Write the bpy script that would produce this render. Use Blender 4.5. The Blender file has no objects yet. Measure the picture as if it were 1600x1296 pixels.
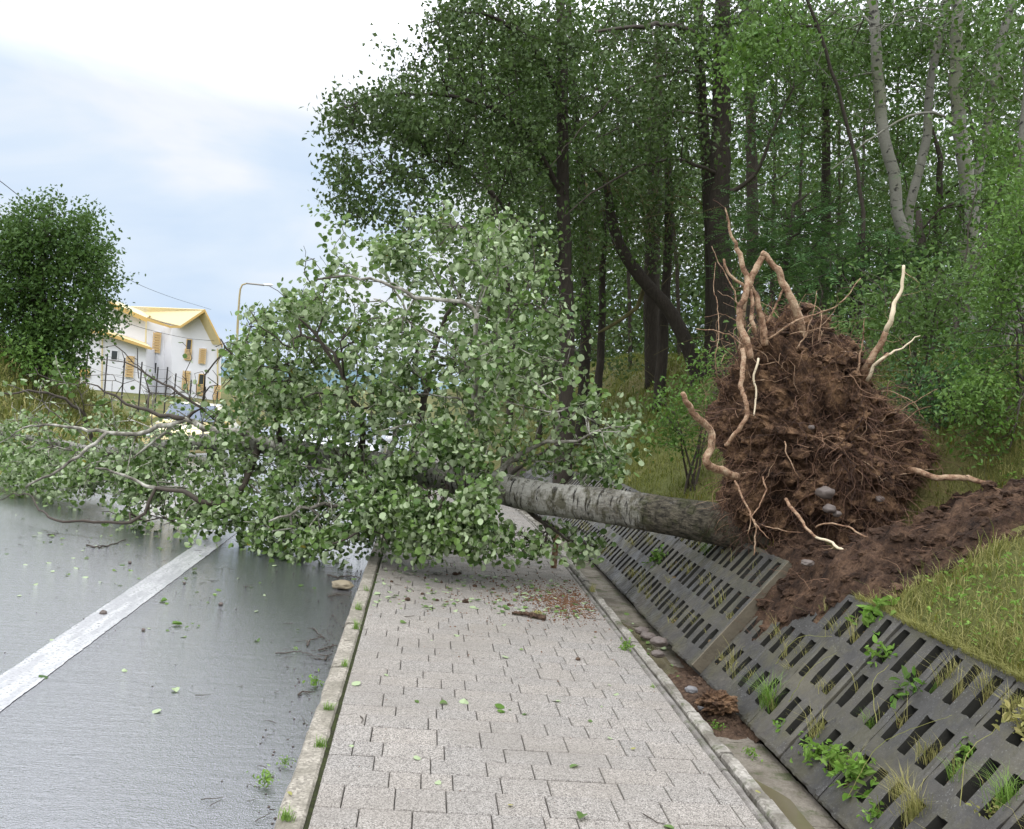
import bpy, math, random
import numpy as np
from mathutils import noise as mn, Vector
PI = math.pi
rng = np.random.default_rng(7)
random.seed(7)
sc = bpy.context.scene
col = sc.collection

# ------------------------------------------------------------------ camera
F, CX, CY = 1500.0, 800.0, 648.0           # focal length and centre, in pixels of the 1600 wide photograph
ROLL = math.radians(5)
EYE = np.array([0, 0, 1.6])
def cam_basis():
    c, s = math.cos(ROLL), math.sin(ROLL)
    dx, dy = CX - 670.0, CY - 606.0        # the road vanishes at (670, 606)
    x = dx * c + dy * s; y = -dx * s + dy * c
    yaw = math.atan2(x, F); pit = -math.atan2(y, math.hypot(F, x))
    f = np.array([math.sin(yaw) * math.cos(pit), math.cos(yaw) * math.cos(pit), math.sin(pit)])
    r = np.array([math.cos(yaw), -math.sin(yaw), 0.0]); u = np.cross(r, f)
    return r * c + u * s, -r * s + u * c, f
CR, CU, CF = cam_basis()
from mathutils import Matrix
cd = bpy.data.cameras.new('camera'); cam = bpy.data.objects.new('camera', cd); col.objects.link(cam)
cd.sensor_fit = 'HORIZONTAL'; cd.sensor_width = 36.0; cd.lens = 36.0 * F / 1600.0
cd.clip_start = 0.05; cd.clip_end = 3000
cam.matrix_world = Matrix(((CR[0], CU[0], -CF[0], EYE[0]), (CR[1], CU[1], -CF[1], EYE[1]), (CR[2], CU[2], -CF[2], EYE[2]), (0, 0, 0, 1)))
sc.camera = cam

# ------------------------------------------------------------------ light and sky
SUN_EL, SUN_AZ = math.radians(52), math.radians(215)   # azimuth from +Y towards +X: behind the viewer, to the left
w = bpy.data.worlds.new('World'); sc.world = w; w.use_nodes = True
nt = w.node_tree; nt.nodes.clear()
def wn(t, **k):
    n = nt.nodes.new(t)
    for a, b in k.items(): setattr(n, a, b)
    return n
out = wn('ShaderNodeOutputWorld')
sky = wn('ShaderNodeTexSky', sky_type='NISHITA', sun_disc=False, sun_elevation=SUN_EL, sun_rotation=SUN_AZ, air_density=1.0, dust_density=1.5, ozone_density=1.0)
bg1 = wn('ShaderNodeBackground'); bg1.inputs[1].default_value = 0.13
nt.links.new(sky.outputs[0], bg1.inputs[0])
bg2 = wn('ShaderNodeBackground'); bg2.inputs[1].default_value = 1.0
tc = wn('ShaderNodeTexCoord'); sep = wn('ShaderNodeSeparateXYZ'); nt.links.new(tc.outputs['Generated'], sep.inputs[0])
# broad soft cloud sheets: stretch the lookup sideways
mp = wn('ShaderNodeMapping'); mp.inputs['Scale'].default_value = (1.0, 1.0, 3.4); mp.inputs['Rotation'].default_value = (0.15, 0.1, 0.4)
nt.links.new(tc.outputs['Generated'], mp.inputs[0])
no = wn('ShaderNodeTexNoise'); no.inputs['Scale'].default_value = 2.3; no.inputs['Detail'].default_value = 5; no.inputs['Roughness'].default_value = 0.52; no.inputs['Distortion'].default_value = 0.35
nt.links.new(mp.outputs[0], no.inputs['Vector'])
el = wn('ShaderNodeMapRange'); el.inputs[1].default_value = 0.0; el.inputs[2].default_value = 0.75; el.inputs[3].default_value = -0.10; el.inputs[4].default_value = 0.42
nt.links.new(sep.outputs[2], el.inputs[0])
ad = wn('ShaderNodeMath', operation='ADD'); nt.links.new(no.outputs[0], ad.inputs[0]); nt.links.new(el.outputs[0], ad.inputs[1])
cr = wn('ShaderNodeValToRGB'); cr.color_ramp.elements[0].position = 0.30; cr.color_ramp.elements[0].color = (0.60, 0.75, 0.96, 1)
cr.color_ramp.elements[1].position = 0.72; cr.color_ramp.elements[1].color = (1.03, 1.06, 1.13, 1)
e = cr.color_ramp.elements.new(0.46); e.color = (0.74, 0.85, 0.99, 1)
e = cr.color_ramp.elements.new(0.56); e.color = (0.90, 0.94, 1.0, 1)
nt.links.new(ad.outputs[0], cr.inputs[0])
# an overcast sky is brighter overhead than at the horizon
zb = wn('ShaderNodeMapRange'); zb.inputs[1].default_value = 0.25; zb.inputs[2].default_value = 0.47; zb.inputs[3].default_value = 1.40; zb.inputs[4].default_value = 3.6
nt.links.new(sep.outputs[2], zb.inputs[0])
nt.links.new(cr.outputs[0], bg2.inputs[0]); nt.links.new(zb.outputs[0], bg2.inputs[1])
mx = wn('ShaderNodeMixShader'); mx.inputs[0].default_value = 0.93
nt.links.new(bg1.outputs[0], mx.inputs[1]); nt.links.new(bg2.outputs[0], mx.inputs[2]); nt.links.new(mx.outputs[0], out.inputs[0])

sl = bpy.data.lights.new('sun', 'SUN'); sl.energy = 1.0; sl.angle = math.radians(14); sl.color = (1.0, 0.96, 0.9)
so = bpy.data.objects.new('sun', sl); col.objects.link(so)
sd = Vector((math.sin(SUN_AZ) * math.cos(SUN_EL), math.cos(SUN_AZ) * math.cos(SUN_EL), math.sin(SUN_EL)))
so.rotation_euler = sd.to_track_quat('Z', 'Y').to_euler()
vs = sc.view_settings; vs.view_transform = 'Standard'; vs.look = 'None'; vs.gamma = 1; vs.exposure = -0.42; vs.use_curve_mapping = False
cy = sc.cycles
cy.max_bounces = 7; cy.diffuse_bounces = 3; cy.glossy_bounces = 3; cy.transmission_bounces = 4; cy.transparent_max_bounces = 4
cy.use_denoising = True

# ------------------------------------------------------------------ helpers
def ray(px, py):
    d = (px - CX) / F * CR - (py - CY) / F * CU + CF
    return d / d[1]
def P(px, py, Y): return EYE + ray(px, py) * Y
def onz(px, py, z):
    r = ray(px, py); return EYE + r * ((z - 1.6) / r[2])
def proj(pts):
    d = np.atleast_2d(pts) - EYE; z = d @ CF
    return CX + F * (d @ CR) / z, CY - F * (d @ CU) / z
def ss(a, b, x):
    t = np.clip((np.asarray(x, float) - a) / (b - a), 0, 1); return t * t * (3 - 2 * t)
def grade(Y):                                  # the road runs level and then downhill behind the tree
    Y = np.asarray(Y, float)
    return -0.045 * (np.clip(Y, 11, 45) - 11) * ss(9, 16, Y)
def fbm(x, y, z=0.0, o=3, f=1.0):
    s, a, t = 0.0, 1.0, 0.0
    for _ in range(o):
        s += a * mn.noise(Vector((x * f, y * f, z * f + 7.3))); t += a; a *= 0.5; f *= 2.05
    return s / t
def vfbm(P3, f=1.0, o=3, seed=0.0):
    return np.array([fbm(p[0] + seed, p[1] - seed, p[2] + seed * 2, o, f) for p in P3])

def build(name, V, FS, m=None, parent=None, origin=(0, 0, 0), smooth=False, uv=None, link=True):
    """FS: list of int arrays (M,k); uv: matching list of (M,k,2)"""
    V = np.asarray(V, np.float32) - np.asarray(origin, np.float32)
    FS = [np.asarray(f, np.int32) for f in FS if len(f)]
    me = bpy.data.meshes.new(name)
    me.vertices.add(len(V)); me.vertices.foreach_set('co', V.ravel())
    nl = sum(f.size for f in FS); npoly = sum(len(f) for f in FS)
    me.loops.add(nl); me.polygons.add(npoly)
    me.loops.foreach_set('vertex_index', np.concatenate([f.ravel() for f in FS]))
    st = np.cumsum([0] + [f.shape[1] for f in FS for _ in range(len(f))][:-1]) if npoly < 20 else None
    starts = []; s = 0
    for f in FS:
        starts.append(s + np.arange(len(f)) * f.shape[1]); s += f.size
    me.polygons.foreach_set('loop_start', np.concatenate(starts).astype(np.int32))
    if uv is not None:
        me.uv_layers.new(name='UVMap')
        me.uv_layers[0].data.foreach_set('uv', np.concatenate([u.reshape(-1) for u in uv]).astype(np.float32))
    me.update(calc_edges=True)
    me.polygons.foreach_set('use_smooth', np.full(npoly, bool(smooth)))
    if m is not None: me.materials.append(m)
    o = bpy.data.objects.new(name, me)
    col.objects.link(o)
    if parent is not None: o.parent = parent
    return o
def thing(name, label, cat, loc=(0, 0, 0), group=None):
    o = bpy.data.objects.new(name, None); o.empty_display_size = 0.2; col.objects.link(o)
    o.location = tuple(float(v) for v in loc); tag(o, label, cat, group); return o
def tag(o, label=None, cat=None, group=None, kind=None):
    if label: o['label'] = label
    if cat: o['category'] = cat
    if group: o['group'] = group
    if kind: o['kind'] = kind
    return o

class MB:                                      # collects pieces of ONE mesh
    def __init__(s): s.V = []; s.F = {}; s.U = {}; s.n = 0; s.hasuv = False
    def add(s, V, FS, uv=None):
        V = np.asarray(V, float)
        for i, f in enumerate(FS):
            f = np.asarray(f, int)
            if not len(f): continue
            k = f.shape[1]
            s.F.setdefault(k, []).append(f + s.n)
            u = uv[i] if uv is not None else np.zeros((len(f), k, 2))
            s.U.setdefault(k, []).append(u)
        s.V.append(V); s.n += len(V)
    def box(s, x0, x1, y0, y1, z0, z1, bev=0.0, M=None):
        if bev > 0:
            b = bev
            V = []; 
            for (zz, i) in ((z0, 0), (z1 - b, 0), (z1, b)):
                V += [(x0 + i, y0 + i, zz), (x1 - i, y0 + i, zz), (x1 - i, y1 - i, zz), (x0 + i, y1 - i, zz)]
            f = [[8, 9, 10, 11], [3, 2, 1, 0]]
            for r in (0, 4):
                for j in range(4): f.append([r + j, r + (j + 1) % 4, r + 4 + (j + 1) % 4, r + 4 + j])
        else:
            V = [(x0, y0, z0), (x1, y0, z0), (x1, y1, z0), (x0, y1, z0), (x0, y0, z1), (x1, y0, z1), (x1, y1, z1), (x0, y1, z1)]
            f = [[3, 2, 1, 0], [4, 5, 6, 7], [0, 1, 5, 4], [1, 2, 6, 5], [2, 3, 7, 6], [3, 0, 4, 7]]
        V = np.array(V, float)
        if M is not None: V = M(V)
        s.add(V, [f])
    def prism(s, pts, off):                    # polygon (ordered 3-D points) extruded by a vector
        pts = np.asarray(pts, float); n = len(pts); V = np.vstack([pts, pts + np.asarray(off, float)])
        nrm = np.cross(pts[1] - pts[0], pts[2] - pts[0])
        flip = np.dot(nrm, off) > 0
        a = list(range(n)); b = [i + n for i in range(n)]
        if flip: a = a[::-1]
        else: b = b[::-1]
        q = [[i, (i + 1) % n, (i + 1) % n + n, i + n] if flip else [i + n, (i + 1) % n + n, (i + 1) % n, i] for i in range(n)]
        s.add(V, [np.array([a]), np.array([b]), np.array(q)])
    def tube(s, pts, rad, k=6, cap=True, rough=0.0):
        pts = np.asarray(pts, float); n = len(pts)
        if n < 2: return
        rad = np.broadcast_to(np.asarray(rad, float), (n,))
        T = np.gradient(pts, axis=0); T /= np.linalg.norm(T, axis=1)[:, None] + 1e-9
        a = np.array([0, 0, 1.0]) if abs(T[0][2]) < 0.8 else np.array([1.0, 0, 0])
        N = np.empty_like(T); u = a - T[0] * (a @ T[0]); u /= np.linalg.norm(u); N[0] = u
        for i in range(1, n):
            u = N[i - 1] - T[i] * (N[i - 1] @ T[i]); N[i] = u / (np.linalg.norm(u) + 1e-9)
        B = np.cross(T, N)
        th = np.arange(k) / k * 2 * PI
        R = rad[:, None] * (1 + rough * rng.normal(size=(n, k)))
        V = pts[:, None, :] + R[:, :, None] * (np.cos(th)[None, :, None] * N[:, None, :] + np.sin(th)[None, :, None] * B[:, None, :])
        V = V.reshape(-1, 3)
        L = np.concatenate([[0], np.cumsum(np.linalg.norm(np.diff(pts, axis=0), axis=1))])
        i = np.arange(n - 1)[:, None]; j = np.arange(k)[None, :]; j2 = (j + 1) % k
        f = np.stack([i * k + j + 0 * j, i * k + j2, (i + 1) * k + j2, (i + 1) * k + j], -1).reshape(-1, 4)
        uu = np.stack([np.broadcast_to(j / k, (n - 1, k)), np.broadcast_to((j + 1) / k, (n - 1, k)), np.broadcast_to((j + 1) / k, (n - 1, k)), np.broadcast_to(j / k, (n - 1, k))], -1)
        vv = np.stack([np.broadcast_to(L[:-1, None], (n - 1, k)), np.broadcast_to(L[:-1, None], (n - 1, k)), np.broadcast_to(L[1:, None], (n - 1, k)), np.broadcast_to(L[1:, None], (n - 1, k))], -1)
        uv = np.stack([uu, vv], -1).reshape(-1, 4, 2)
        FS = [f]; UV = [uv]
        if cap:
            V = np.vstack([V, pts[-1] + T[-1] * rad[-1] * 0.4, pts[0] - T[0] * rad[0] * 0.2])
            e0 = (n - 1) * k; c1, c0 = n * k, n * k + 1
            jj = np.arange(k); j2 = (jj + 1) % k
            FS += [np.stack([e0 + jj, e0 + j2, np.full(k, c1)], -1), np.stack([j2, jj, np.full(k, c0)], -1)]
            z = np.zeros((k, 3, 2)); z[..., 1] = L[-1]; UV += [z, np.zeros((k, 3, 2))]
        s.add(V, FS, UV)
    def build(s, name, m, parent=None, origin=(0, 0, 0), smooth=False, uv=True):
        if not s.V: return None
        ks = sorted(s.F)
        return build(name, np.vstack(s.V), [np.vstack(s.F[k]) for k in ks], m, parent, origin, smooth, [np.vstack(s.U[k]) for k in ks] if uv else None)

def smooth_path(pts, step=0.12, jit=0.0):
    """Catmull-Rom through the points, resampled"""
    p = np.asarray(pts, float); n = len(p)
    if n == 2: q = [p[0] + (p[1] - p[0]) * t for t in np.linspace(0, 1, max(2, int(np.linalg.norm(p[1] - p[0]) / step)))]
    else:
        e = np.vstack([2 * p[0] - p[1], p, 2 * p[-1] - p[-2]]); q = []
        for i in range(n - 1):
            a, b, c, d = e[i:i + 4]; m = max(1, int(np.linalg.norm(c[:3] - b[:3]) / step))
            for t in np.arange(m) / m:
                q.append(0.5 * ((2 * b) + (-a + c) * t + (2 * a - 5 * b + 4 * c - d) * t * t + (-a + 3 * b - 3 * c + d) * t ** 3))
        q.append(p[-1])
    q = np.array(q)
    if jit: q[1:-1, :3] += rng.normal(size=(len(q) - 2, 3)) * jit
    return q

# ------------------------------------------------------------------ materials
class NM:
    def __init__(s, name):
        s.m = bpy.data.materials.new(name); s.m.use_nodes = True; s.t = s.m.node_tree; s.t.nodes.clear()
        s.out = s.t.nodes.new('ShaderNodeOutputMaterial'); s.b = s.n('ShaderNodeBsdfPrincipled'); s.l(s.b.outputs[0], s.out.inputs[0])
    def n(s, t, **k):
        o = s.t.nodes.new(t)
        for a, b in k.items():
            if a.startswith('i_'): o.inputs[a[2:].replace('_', ' ')].default_value = b
            else: setattr(o, a, b)
        return o
    def l(s, a, b): s.t.links.new(a, b)
    def coord(s, kind='Object', scale=(1, 1, 1)):
        tcn = s.n('ShaderNodeTexCoord'); mpn = s.n('ShaderNodeMapping'); mpn.inputs['Scale'].default_value = scale; s.l(tcn.outputs[kind], mpn.inputs[0]); return mpn.outputs[0]
    def pos(s, scale=(1, 1, 1)):
        g = s.n('ShaderNodeNewGeometry'); mpn = s.n('ShaderNodeMapping'); mpn.inputs['Scale'].default_value = scale; s.l(g.outputs['Position'], mpn.inputs[0]); return mpn.outputs[0]
    def noise(s, v, scale, detail=4, rough=0.55, dist=0.0):
        o = s.n('ShaderNodeTexNoise'); o.inputs['Scale'].default_value = scale; o.inputs['Detail'].default_value = detail; o.inputs['Roughness'].default_value = rough; o.inputs['Distortion'].default_value = dist
        s.l(v, o.inputs['Vector']); return o.outputs[0]
    def vor(s, v, scale, outp='Color', feat='F1'):
        o = s.n('ShaderNodeTexVoronoi', feature=feat); o.inputs['Scale'].default_value = scale; s.l(v, o.inputs['Vector']); return o.outputs[outp]
    def ramp(s, f, stops):
        o = s.n('ShaderNodeValToRGB'); el = o.color_ramp.elements
        while len(el) < len(stops): el.new(0.5)
        for q, (p_, c) in zip(el, stops): q.position = p_; q.color = (c[0], c[1], c[2], 1) if hasattr(c, '__len__') else (c, c, c, 1)
        s.l(f, o.inputs[0]); return o.outputs[0]
    def mix(s, f, a, b, mode='MIX'):
        o = s.n('ShaderNodeMix', data_type='RGBA', blend_type=mode)
        for i, v in ((0, f), (6, a), (7, b)):
            if hasattr(v, 'links'): s.l(v, o.inputs[i])
            elif hasattr(v, '__len__'): o.inputs[i].default_value = (v[0], v[1], v[2], 1)
            else: o.inputs[i].default_value = v
        return o.outputs[2]
    def math(s, op, a, b=0.0):
        o = s.n('ShaderNodeMath', operation=op)
        for i, v in ((0, a), (1, b)):
            if hasattr(v, 'links'): s.l(v, o.inputs[i])
            else: o.inputs[i].default_value = v
        return o.outputs[0]
    def bump(s, h, strength=0.5, dist=0.01, target=None):
        o = s.n('ShaderNodeBump'); o.inputs['Strength'].default_value = strength; o.inputs['Distance'].default_value = dist
        s.l(h, o.inputs['Height']); s.l(o.outputs[0], (target or s.b).inputs['Normal']); return o
    def set(s, color=None, rough=None, spec=None, metal=None):
        for k, v in (('Base Color', color), ('Roughness', rough), ('Specular IOR Level', spec), ('Metallic', metal)):
            if v is None: continue
            if hasattr(v, 'links'): s.l(v, s.b.inputs[k])
            elif hasattr(v, '__len__'): s.b.inputs[k].default_value = (v[0], v[1], v[2], 1)
            else: s.b.inputs[k].default_value = v

def simple(name, c, rough=0.6, var=0.15, scale=8, bump=0.15, metal=0.0):
    m = NM(name); v = m.pos(); n_ = m.noise(v, scale)
    m.set(m.mix(n_, tuple(x * (1 - var) for x in c), tuple(min(1, x * (1 + var)) for x in c)), rough, None, metal)
    if bump: m.bump(m.noise(v, scale * 5), bump, 0.01)
    return m.m
def leaf_mat(name, c1, c2, back, trans=0.3, rough=0.42, yellow=0.0, clump=1.2, spec=0.22):
    m = NM(name); g = m.n('ShaderNodeNewGeometry')
    r = g.outputs['Random Per Island']
    big = m.ramp(m.noise(m.pos(), clump, 2), [(0.35, 0.0), (0.65, 1.0)])
    f = m.math('ADD', m.math('MULTIPLY', r, 0.6), m.math('MULTIPLY', big, 0.4))
    c = m.mix(f, c1, c2)
    if yellow: c = m.mix(m.math('GREATER_THAN', r, 1 - yellow), c, (0.26, 0.22, 0.03))
    c = m.mix(g.outputs['Backfacing'], c, back)
    m.set(c, rough, spec)
    tr = m.n('ShaderNodeBsdfTranslucent'); m.l(m.mix(0.35, c, (0.20, 0.32, 0.05)), tr.inputs[0])
    ms = m.n('ShaderNodeMixShader'); ms.inputs[0].default_value = trans
    m.l(m.b.outputs[0], ms.inputs[1]); m.l(tr.outputs[0], ms.inputs[2]); m.l(ms.outputs[0], m.out.inputs[0])
    return m.m

M = {}
# wet asphalt
m = NM('wet_asphalt'); v = m.pos()
gr = m.vor(v, 160.0, 'Distance'); big = m.noise(v, 0.5, 3); mid = m.noise(m.pos((1, 0.35, 1)), 2.2, 4)
m.set(m.mix(m.noise(v, 60, 2), (0.040, 0.041, 0.047), (0.115, 0.118, 0.130)), None, 0.5)
wet = m.ramp(m.math('ADD', m.math('MULTIPLY', big, 0.5), m.math('MULTIPLY', mid, 0.5)), [(0.36, 0.10), (0.62, 0.26)])
m.set(rough=wet); m.b.inputs['IOR'].default_value = 1.5
m.b.inputs['Coat Weight'].default_value = 1.0; m.b.inputs['Coat Roughness'].default_value = 0.10; m.b.inputs['Coat IOR'].default_value = 2.3
h = m.math('ADD', m.math('MULTIPLY', gr, 0.6), m.math('ADD', m.math('MULTIPLY', m.noise(m.pos((1, 3.2, 1)), 34, 3, 0.6), 1.3), m.math('MULTIPLY', m.noise(m.pos((0.35, 2.2, 1)), 9, 2), 1.2)))
bn = m.bump(h, 0.30, 0.012); m.l(bn.outputs[0], m.b.inputs['Coat Normal'])
M['asphalt'] = m.m
# road paint
m = NM('road_paint'); v = m.pos()
worn = m.ramp(m.noise(v, 55, 4, 0.7), [(0.34, (0.12, 0.12, 0.125)), (0.45, (0.44, 0.44, 0.44)), (0.7, (0.54, 0.54, 0.53))])
m.set(m.mix(m.ramp(m.noise(m.pos((3, 0.4, 1)), 6, 3), [(0.42, 0.0), (0.60, 0.7)]), worn, (0.30, 0.30, 0.31)), 0.22, 0.6); m.bump(m.noise(v, 120, 2), 0.35, 0.006)
M['paint'] = m.m
# paving
m = NM('exposed_aggregate_paving'); v = m.pos(); g = m.n('ShaderNodeNewGeometry')
sp = m.vor(v, 230.0, 'Color'); bw = m.n('ShaderNodeRGBToBW'); m.l(sp, bw.inputs[0])
spk = m.ramp(bw.outputs[0], [(0.18, (0.085, 0.078, 0.070)), (0.36, (0.208, 0.192, 0.170)), (0.6, (0.296, 0.277, 0.248)), (0.85, (0.425, 0.402, 0.365))])
tint = m.mix(g.outputs['Random Per Island'], (0.93, 0.925, 0.935), (1.03, 1.0, 0.98))
c = m.mix(1.0, spk, tint, 'MULTIPLY')
c = m.mix(m.ramp(m.noise(v, 1.3, 4), [(0.40, 0.0), (0.66, 0.5)]), c, (0.20, 0.178, 0.15))
m.set(c, m.ramp(m.noise(v, 2.5, 3), [(0.3, 0.55), (0.7, 0.8)]), 0.4); m.bump(m.vor(v, 230.0, 'Distance'), 0.5, 0.003)
M['paver'] = m.m
def concrete(name, ca, cb, dark, scale=120, moss=0.0):
    m = NM(name); v = m.pos(); sp = m.vor(v, scale, 'Color'); bw = m.n('ShaderNodeRGBToBW'); m.l(sp, bw.inputs[0])
    c = m.mix(bw.outputs[0], ca, cb)
    c = m.mix(m.ramp(m.noise(v, 4, 5, 0.65), [(0.42, 0.0), (0.62, 0.8)]), c, dark)
    if moss: c = m.mix(m.ramp(m.noise(v, 9, 5, 0.7), [(0.56 - moss * 0.1, 0.0), (0.66, 0.8)]), c, (0.06, 0.075, 0.025))
    m.set(c, 0.85, 0.3); m.bump(m.math('ADD', m.noise(v, 60, 4, 0.7), m.math('MULTIPLY', m.vor(v, scale, 'Distance'), 0.6)), 0.7, 0.008); return m.m
M['kerb'] = concrete('kerb_concrete', (0.15, 0.135, 0.11), (0.46, 0.42, 0.35), (0.17, 0.155, 0.12), 95)
M['kerb2'] = concrete('crumbling_kerb', (0.20, 0.185, 0.16), (0.42, 0.39, 0.34), (0.10, 0.088, 0.066), 60, 0.3)
M['strip'] = concrete('edging_concrete', (0.20, 0.18, 0.165), (0.30, 0.28, 0.25), (0.11, 0.10, 0.085), 150, 0.5)
M['channel'] = concrete('channel_concrete', (0.17, 0.15, 0.12), (0.25, 0.22, 0.18), (0.10, 0.085, 0.06), 90, 0.6)
# lattice slabs: dark weathered concrete with pale lichen specks
m = NM('dark_lattice_concrete'); v = m.pos(); gi = m.n('ShaderNodeObjectInfo')
c = m.mix(m.noise(v, 7, 5, 0.6), (0.026, 0.0245, 0.023), (0.080, 0.075, 0.068))
lich = m.ramp(m.noise(v, 110, 3, 0.6), [(0.61, 0.0), (0.67, 0.85)])
c = m.mix(m.math('MULTIPLY', lich, m.ramp(m.noise(v, 5, 2), [(0.4, 0.15), (0.65, 1.0)])), c, (0.30, 0.31, 0.29))
c = m.mix(m.ramp(m.noise(v, 3.1, 5, 0.7), [(0.45, 0.0), (0.62, 0.7)]), c, (0.095, 0.088, 0.048))
c = m.mix(m.ramp(m.noise(v, 1.6, 4, 0.7), [(0.45, 0.0), (0.7, 0.5)]), c, (0.13, 0.115, 0.09))
c = m.mix(1.0, c, m.mix(gi.outputs['Random'], (0.75, 0.75, 0.75), (1.2, 1.18, 1.15)), 'MULTIPLY')
m.set(c, m.ramp(m.noise(v, 6, 3), [(0.35, 0.42), (0.65, 0.8)]), 0.5); m.bump(m.noise(v, 90, 5, 0.7), 0.6, 0.006)
M['lattice'] = m.m
M['slot'] = simple('slot_wall_shade', (0.022, 0.021, 0.016), 0.9, 0.5, 9, 0.3)  # near-black wall colour stands in for the shade inside the slots
M['lattice_side'] = simple('raw_slab_edge', (0.125, 0.105, 0.072), 0.85, 0.35, 9, 0.5)
m = NM('muddy_water'); v = m.pos(); m.set(m.mix(m.noise(v, 4), (0.10, 0.085, 0.05), (0.16, 0.14, 0.09)), 0.06, 0.6); m.bump(m.noise(v, 14), 0.08, 0.01); M['water'] = m.m
def soil(name, a, b, c_, sc_=7, bs=1.0):
    m = NM(name); v = m.pos(); g = m.n('ShaderNodeNewGeometry')
    c = m.ramp(m.math('ADD', m.math('MULTIPLY', m.noise(v, sc_, 6, 0.7), 0.75), m.math('MULTIPLY', m.noise(v, sc_ * 9, 3, 0.6), 0.25)), [(0.38, a), (0.50, b), (0.62, c_)])
    m.set(c, 0.92, 0.2); m.bump(m.noise(v, 70, 5, 0.75), bs, 0.02); return m.m
M['soil'] = soil('root_ball_soil', (0.022, 0.013, 0.009), (0.095, 0.054, 0.032), (0.30, 0.18, 0.10))
M['soil2'] = soil('crater_soil', (0.022, 0.013, 0.009), (0.065, 0.038, 0.024), (0.15, 0.09, 0.055), 6)
M['ground'] = soil('bank_earth', (0.07, 0.065, 0.025), (0.12, 0.105, 0.035), (0.17, 0.15, 0.05), 2.5, 0.5)
M['clod'] = soil('clod_soil', (0.040, 0.026, 0.018), (0.10, 0.063, 0.042), (0.18, 0.12, 0.08), 30)
m = NM('verge_ground'); v = m.pos()
c = m.ramp(m.noise(v, 0.35, 5, 0.6), [(0.38, (0.065, 0.085, 0.020)), (0.50, (0.11, 0.11, 0.035)), (0.64, (0.19, 0.14, 0.065))])
m.set(m.mix(m.noise(v, 6, 4), c, (0.10, 0.11, 0.035)), 0.95, 0.15); m.bump(m.noise(v, 14, 5, 0.7), 0.8, 0.06); M['verge'] = m.m
M['redsoil'] = soil('reddish_subsoil', (0.09, 0.045, 0.026), (0.19, 0.095, 0.05), (0.30, 0.17, 0.10), 30)
M['stone'] = simple('river_stone', (0.13, 0.105, 0.09), 0.6, 0.4, 14, 0.3)
M['stone_g'] = simple('grey_stone', (0.17, 0.165, 0.165), 0.6, 0.3, 9, 0.3)
# bark of the fallen poplar: pale with dark scars, mossy and dark towards the butt
m = NM('poplar_bark'); uvv = m.coord('UV'); v = m.pos()
base = m.mix(m.noise(v, 5, 5, 0.6), (0.27, 0.26, 0.22), (0.55, 0.53, 0.465))
len_ = m.ramp(m.noise(m.coord('UV', (3.2, 17, 1)), 1.6, 5, 0.72, 0.5), [(0.39, 1.0), (0.44, 0.0)])
c = m.mix(len_, base, (0.035, 0.030, 0.026))
c = m.mix(m.ramp(m.noise(m.coord('UV', (2.6, 6, 1)), 1.3, 5, 0.7), [(0.50, 0.0), (0.60, 0.85)]), c, (0.085, 0.078, 0.040))
sx = m.n('ShaderNodeSeparateXYZ'); m.l(uvv, sx.inputs[0])
# scaly dark bark on the lowest metre
butt = m.n('ShaderNodeMapRange', i_From_Min=1.2, i_From_Max=3.3, i_To_Min=1.0, i_To_Max=0.0); m.l(m.math('ADD', sx.outputs[1], m.math('MULTIPLY', m.noise(v, 5, 5, 0.75), 2.4)), butt.inputs[0])
c2 = m.mix(m.ramp(m.noise(m.coord('UV', (14, 5, 1)), 2.2, 6, 0.75), [(0.40, 0.0), (0.58, 1.0)]), (0.022, 0.019, 0.013), (0.15, 0.13, 0.092))
c2 = m.mix(m.ramp(m.noise(v, 6, 4, 0.7), [(0.5, 0.0), (0.62, 0.7)]), c2, (0.055, 0.060, 0.018))
c = m.mix(m.ramp(butt.outputs[0], [(0.18, 0.0), (0.50, 1.0)]), c, c2)
m.set(c, 0.8, 0.3); m.bump(m.math('ADD', m.noise(m.coord('UV', (14, 5, 1)), 2.2, 6, 0.75), m.math('MULTIPLY', len_, -0.5)), 1.0, 0.05)
M['poplar'] = m.m
m = NM('pale_bark'); uvv = m.coord('UV'); v = m.pos()
base = m.mix(m.noise(v, 3, 4, 0.6), (0.13, 0.125, 0.10), (0.27, 0.26, 0.22))
scar = m.ramp(m.noise(m.coord('UV', (1.6, 5, 1)), 1.7, 4, 0.7, 0.4), [(0.37, 1.0), (0.43, 0.0)])
m.set(m.mix(scar, m.mix(m.ramp(m.noise(v, 1.1, 3), [(0.45, 0.0), (0.6, 0.6)]), base, (0.14, 0.15, 0.08)), (0.03, 0.027, 0.022)), 0.85); m.bump(m.noise(v, 30, 4), 0.5, 0.02); M['palebark'] = m.m
m = NM('dark_bark'); v = m.pos((1, 1, 0.25))
m.set(m.mix(m.noise(v, 26, 5, 0.7), (0.018, 0.015, 0.012), (0.085, 0.070, 0.055)), 0.9, 0.2); m.bump(m.noise(v, 34, 4, 0.7), 1.0, 0.03); M['darkbark'] = m.m
M['twig'] = simple('dark_twig', (0.055, 0.042, 0.030), 0.75, 0.5, 20, 0.2)
M['lichen'] = simple('lichen_twig', (0.115, 0.10, 0.035), 0.85, 0.6, 14, 0.2)
m = NM('poplar_branch_bark'); v = m.pos(); m.set(m.ramp(m.noise(v, 7, 4, 0.65), [(0.34, (0.05, 0.042, 0.032)), (0.5, (0.20, 0.185, 0.15)), (0.64, (0.46, 0.44, 0.38))]), 0.75, 0.3); m.bump(m.noise(v, 50, 3), 0.4, 0.01); M['branch'] = m.m
m = NM('root_bark'); v = m.pos(); 
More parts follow.
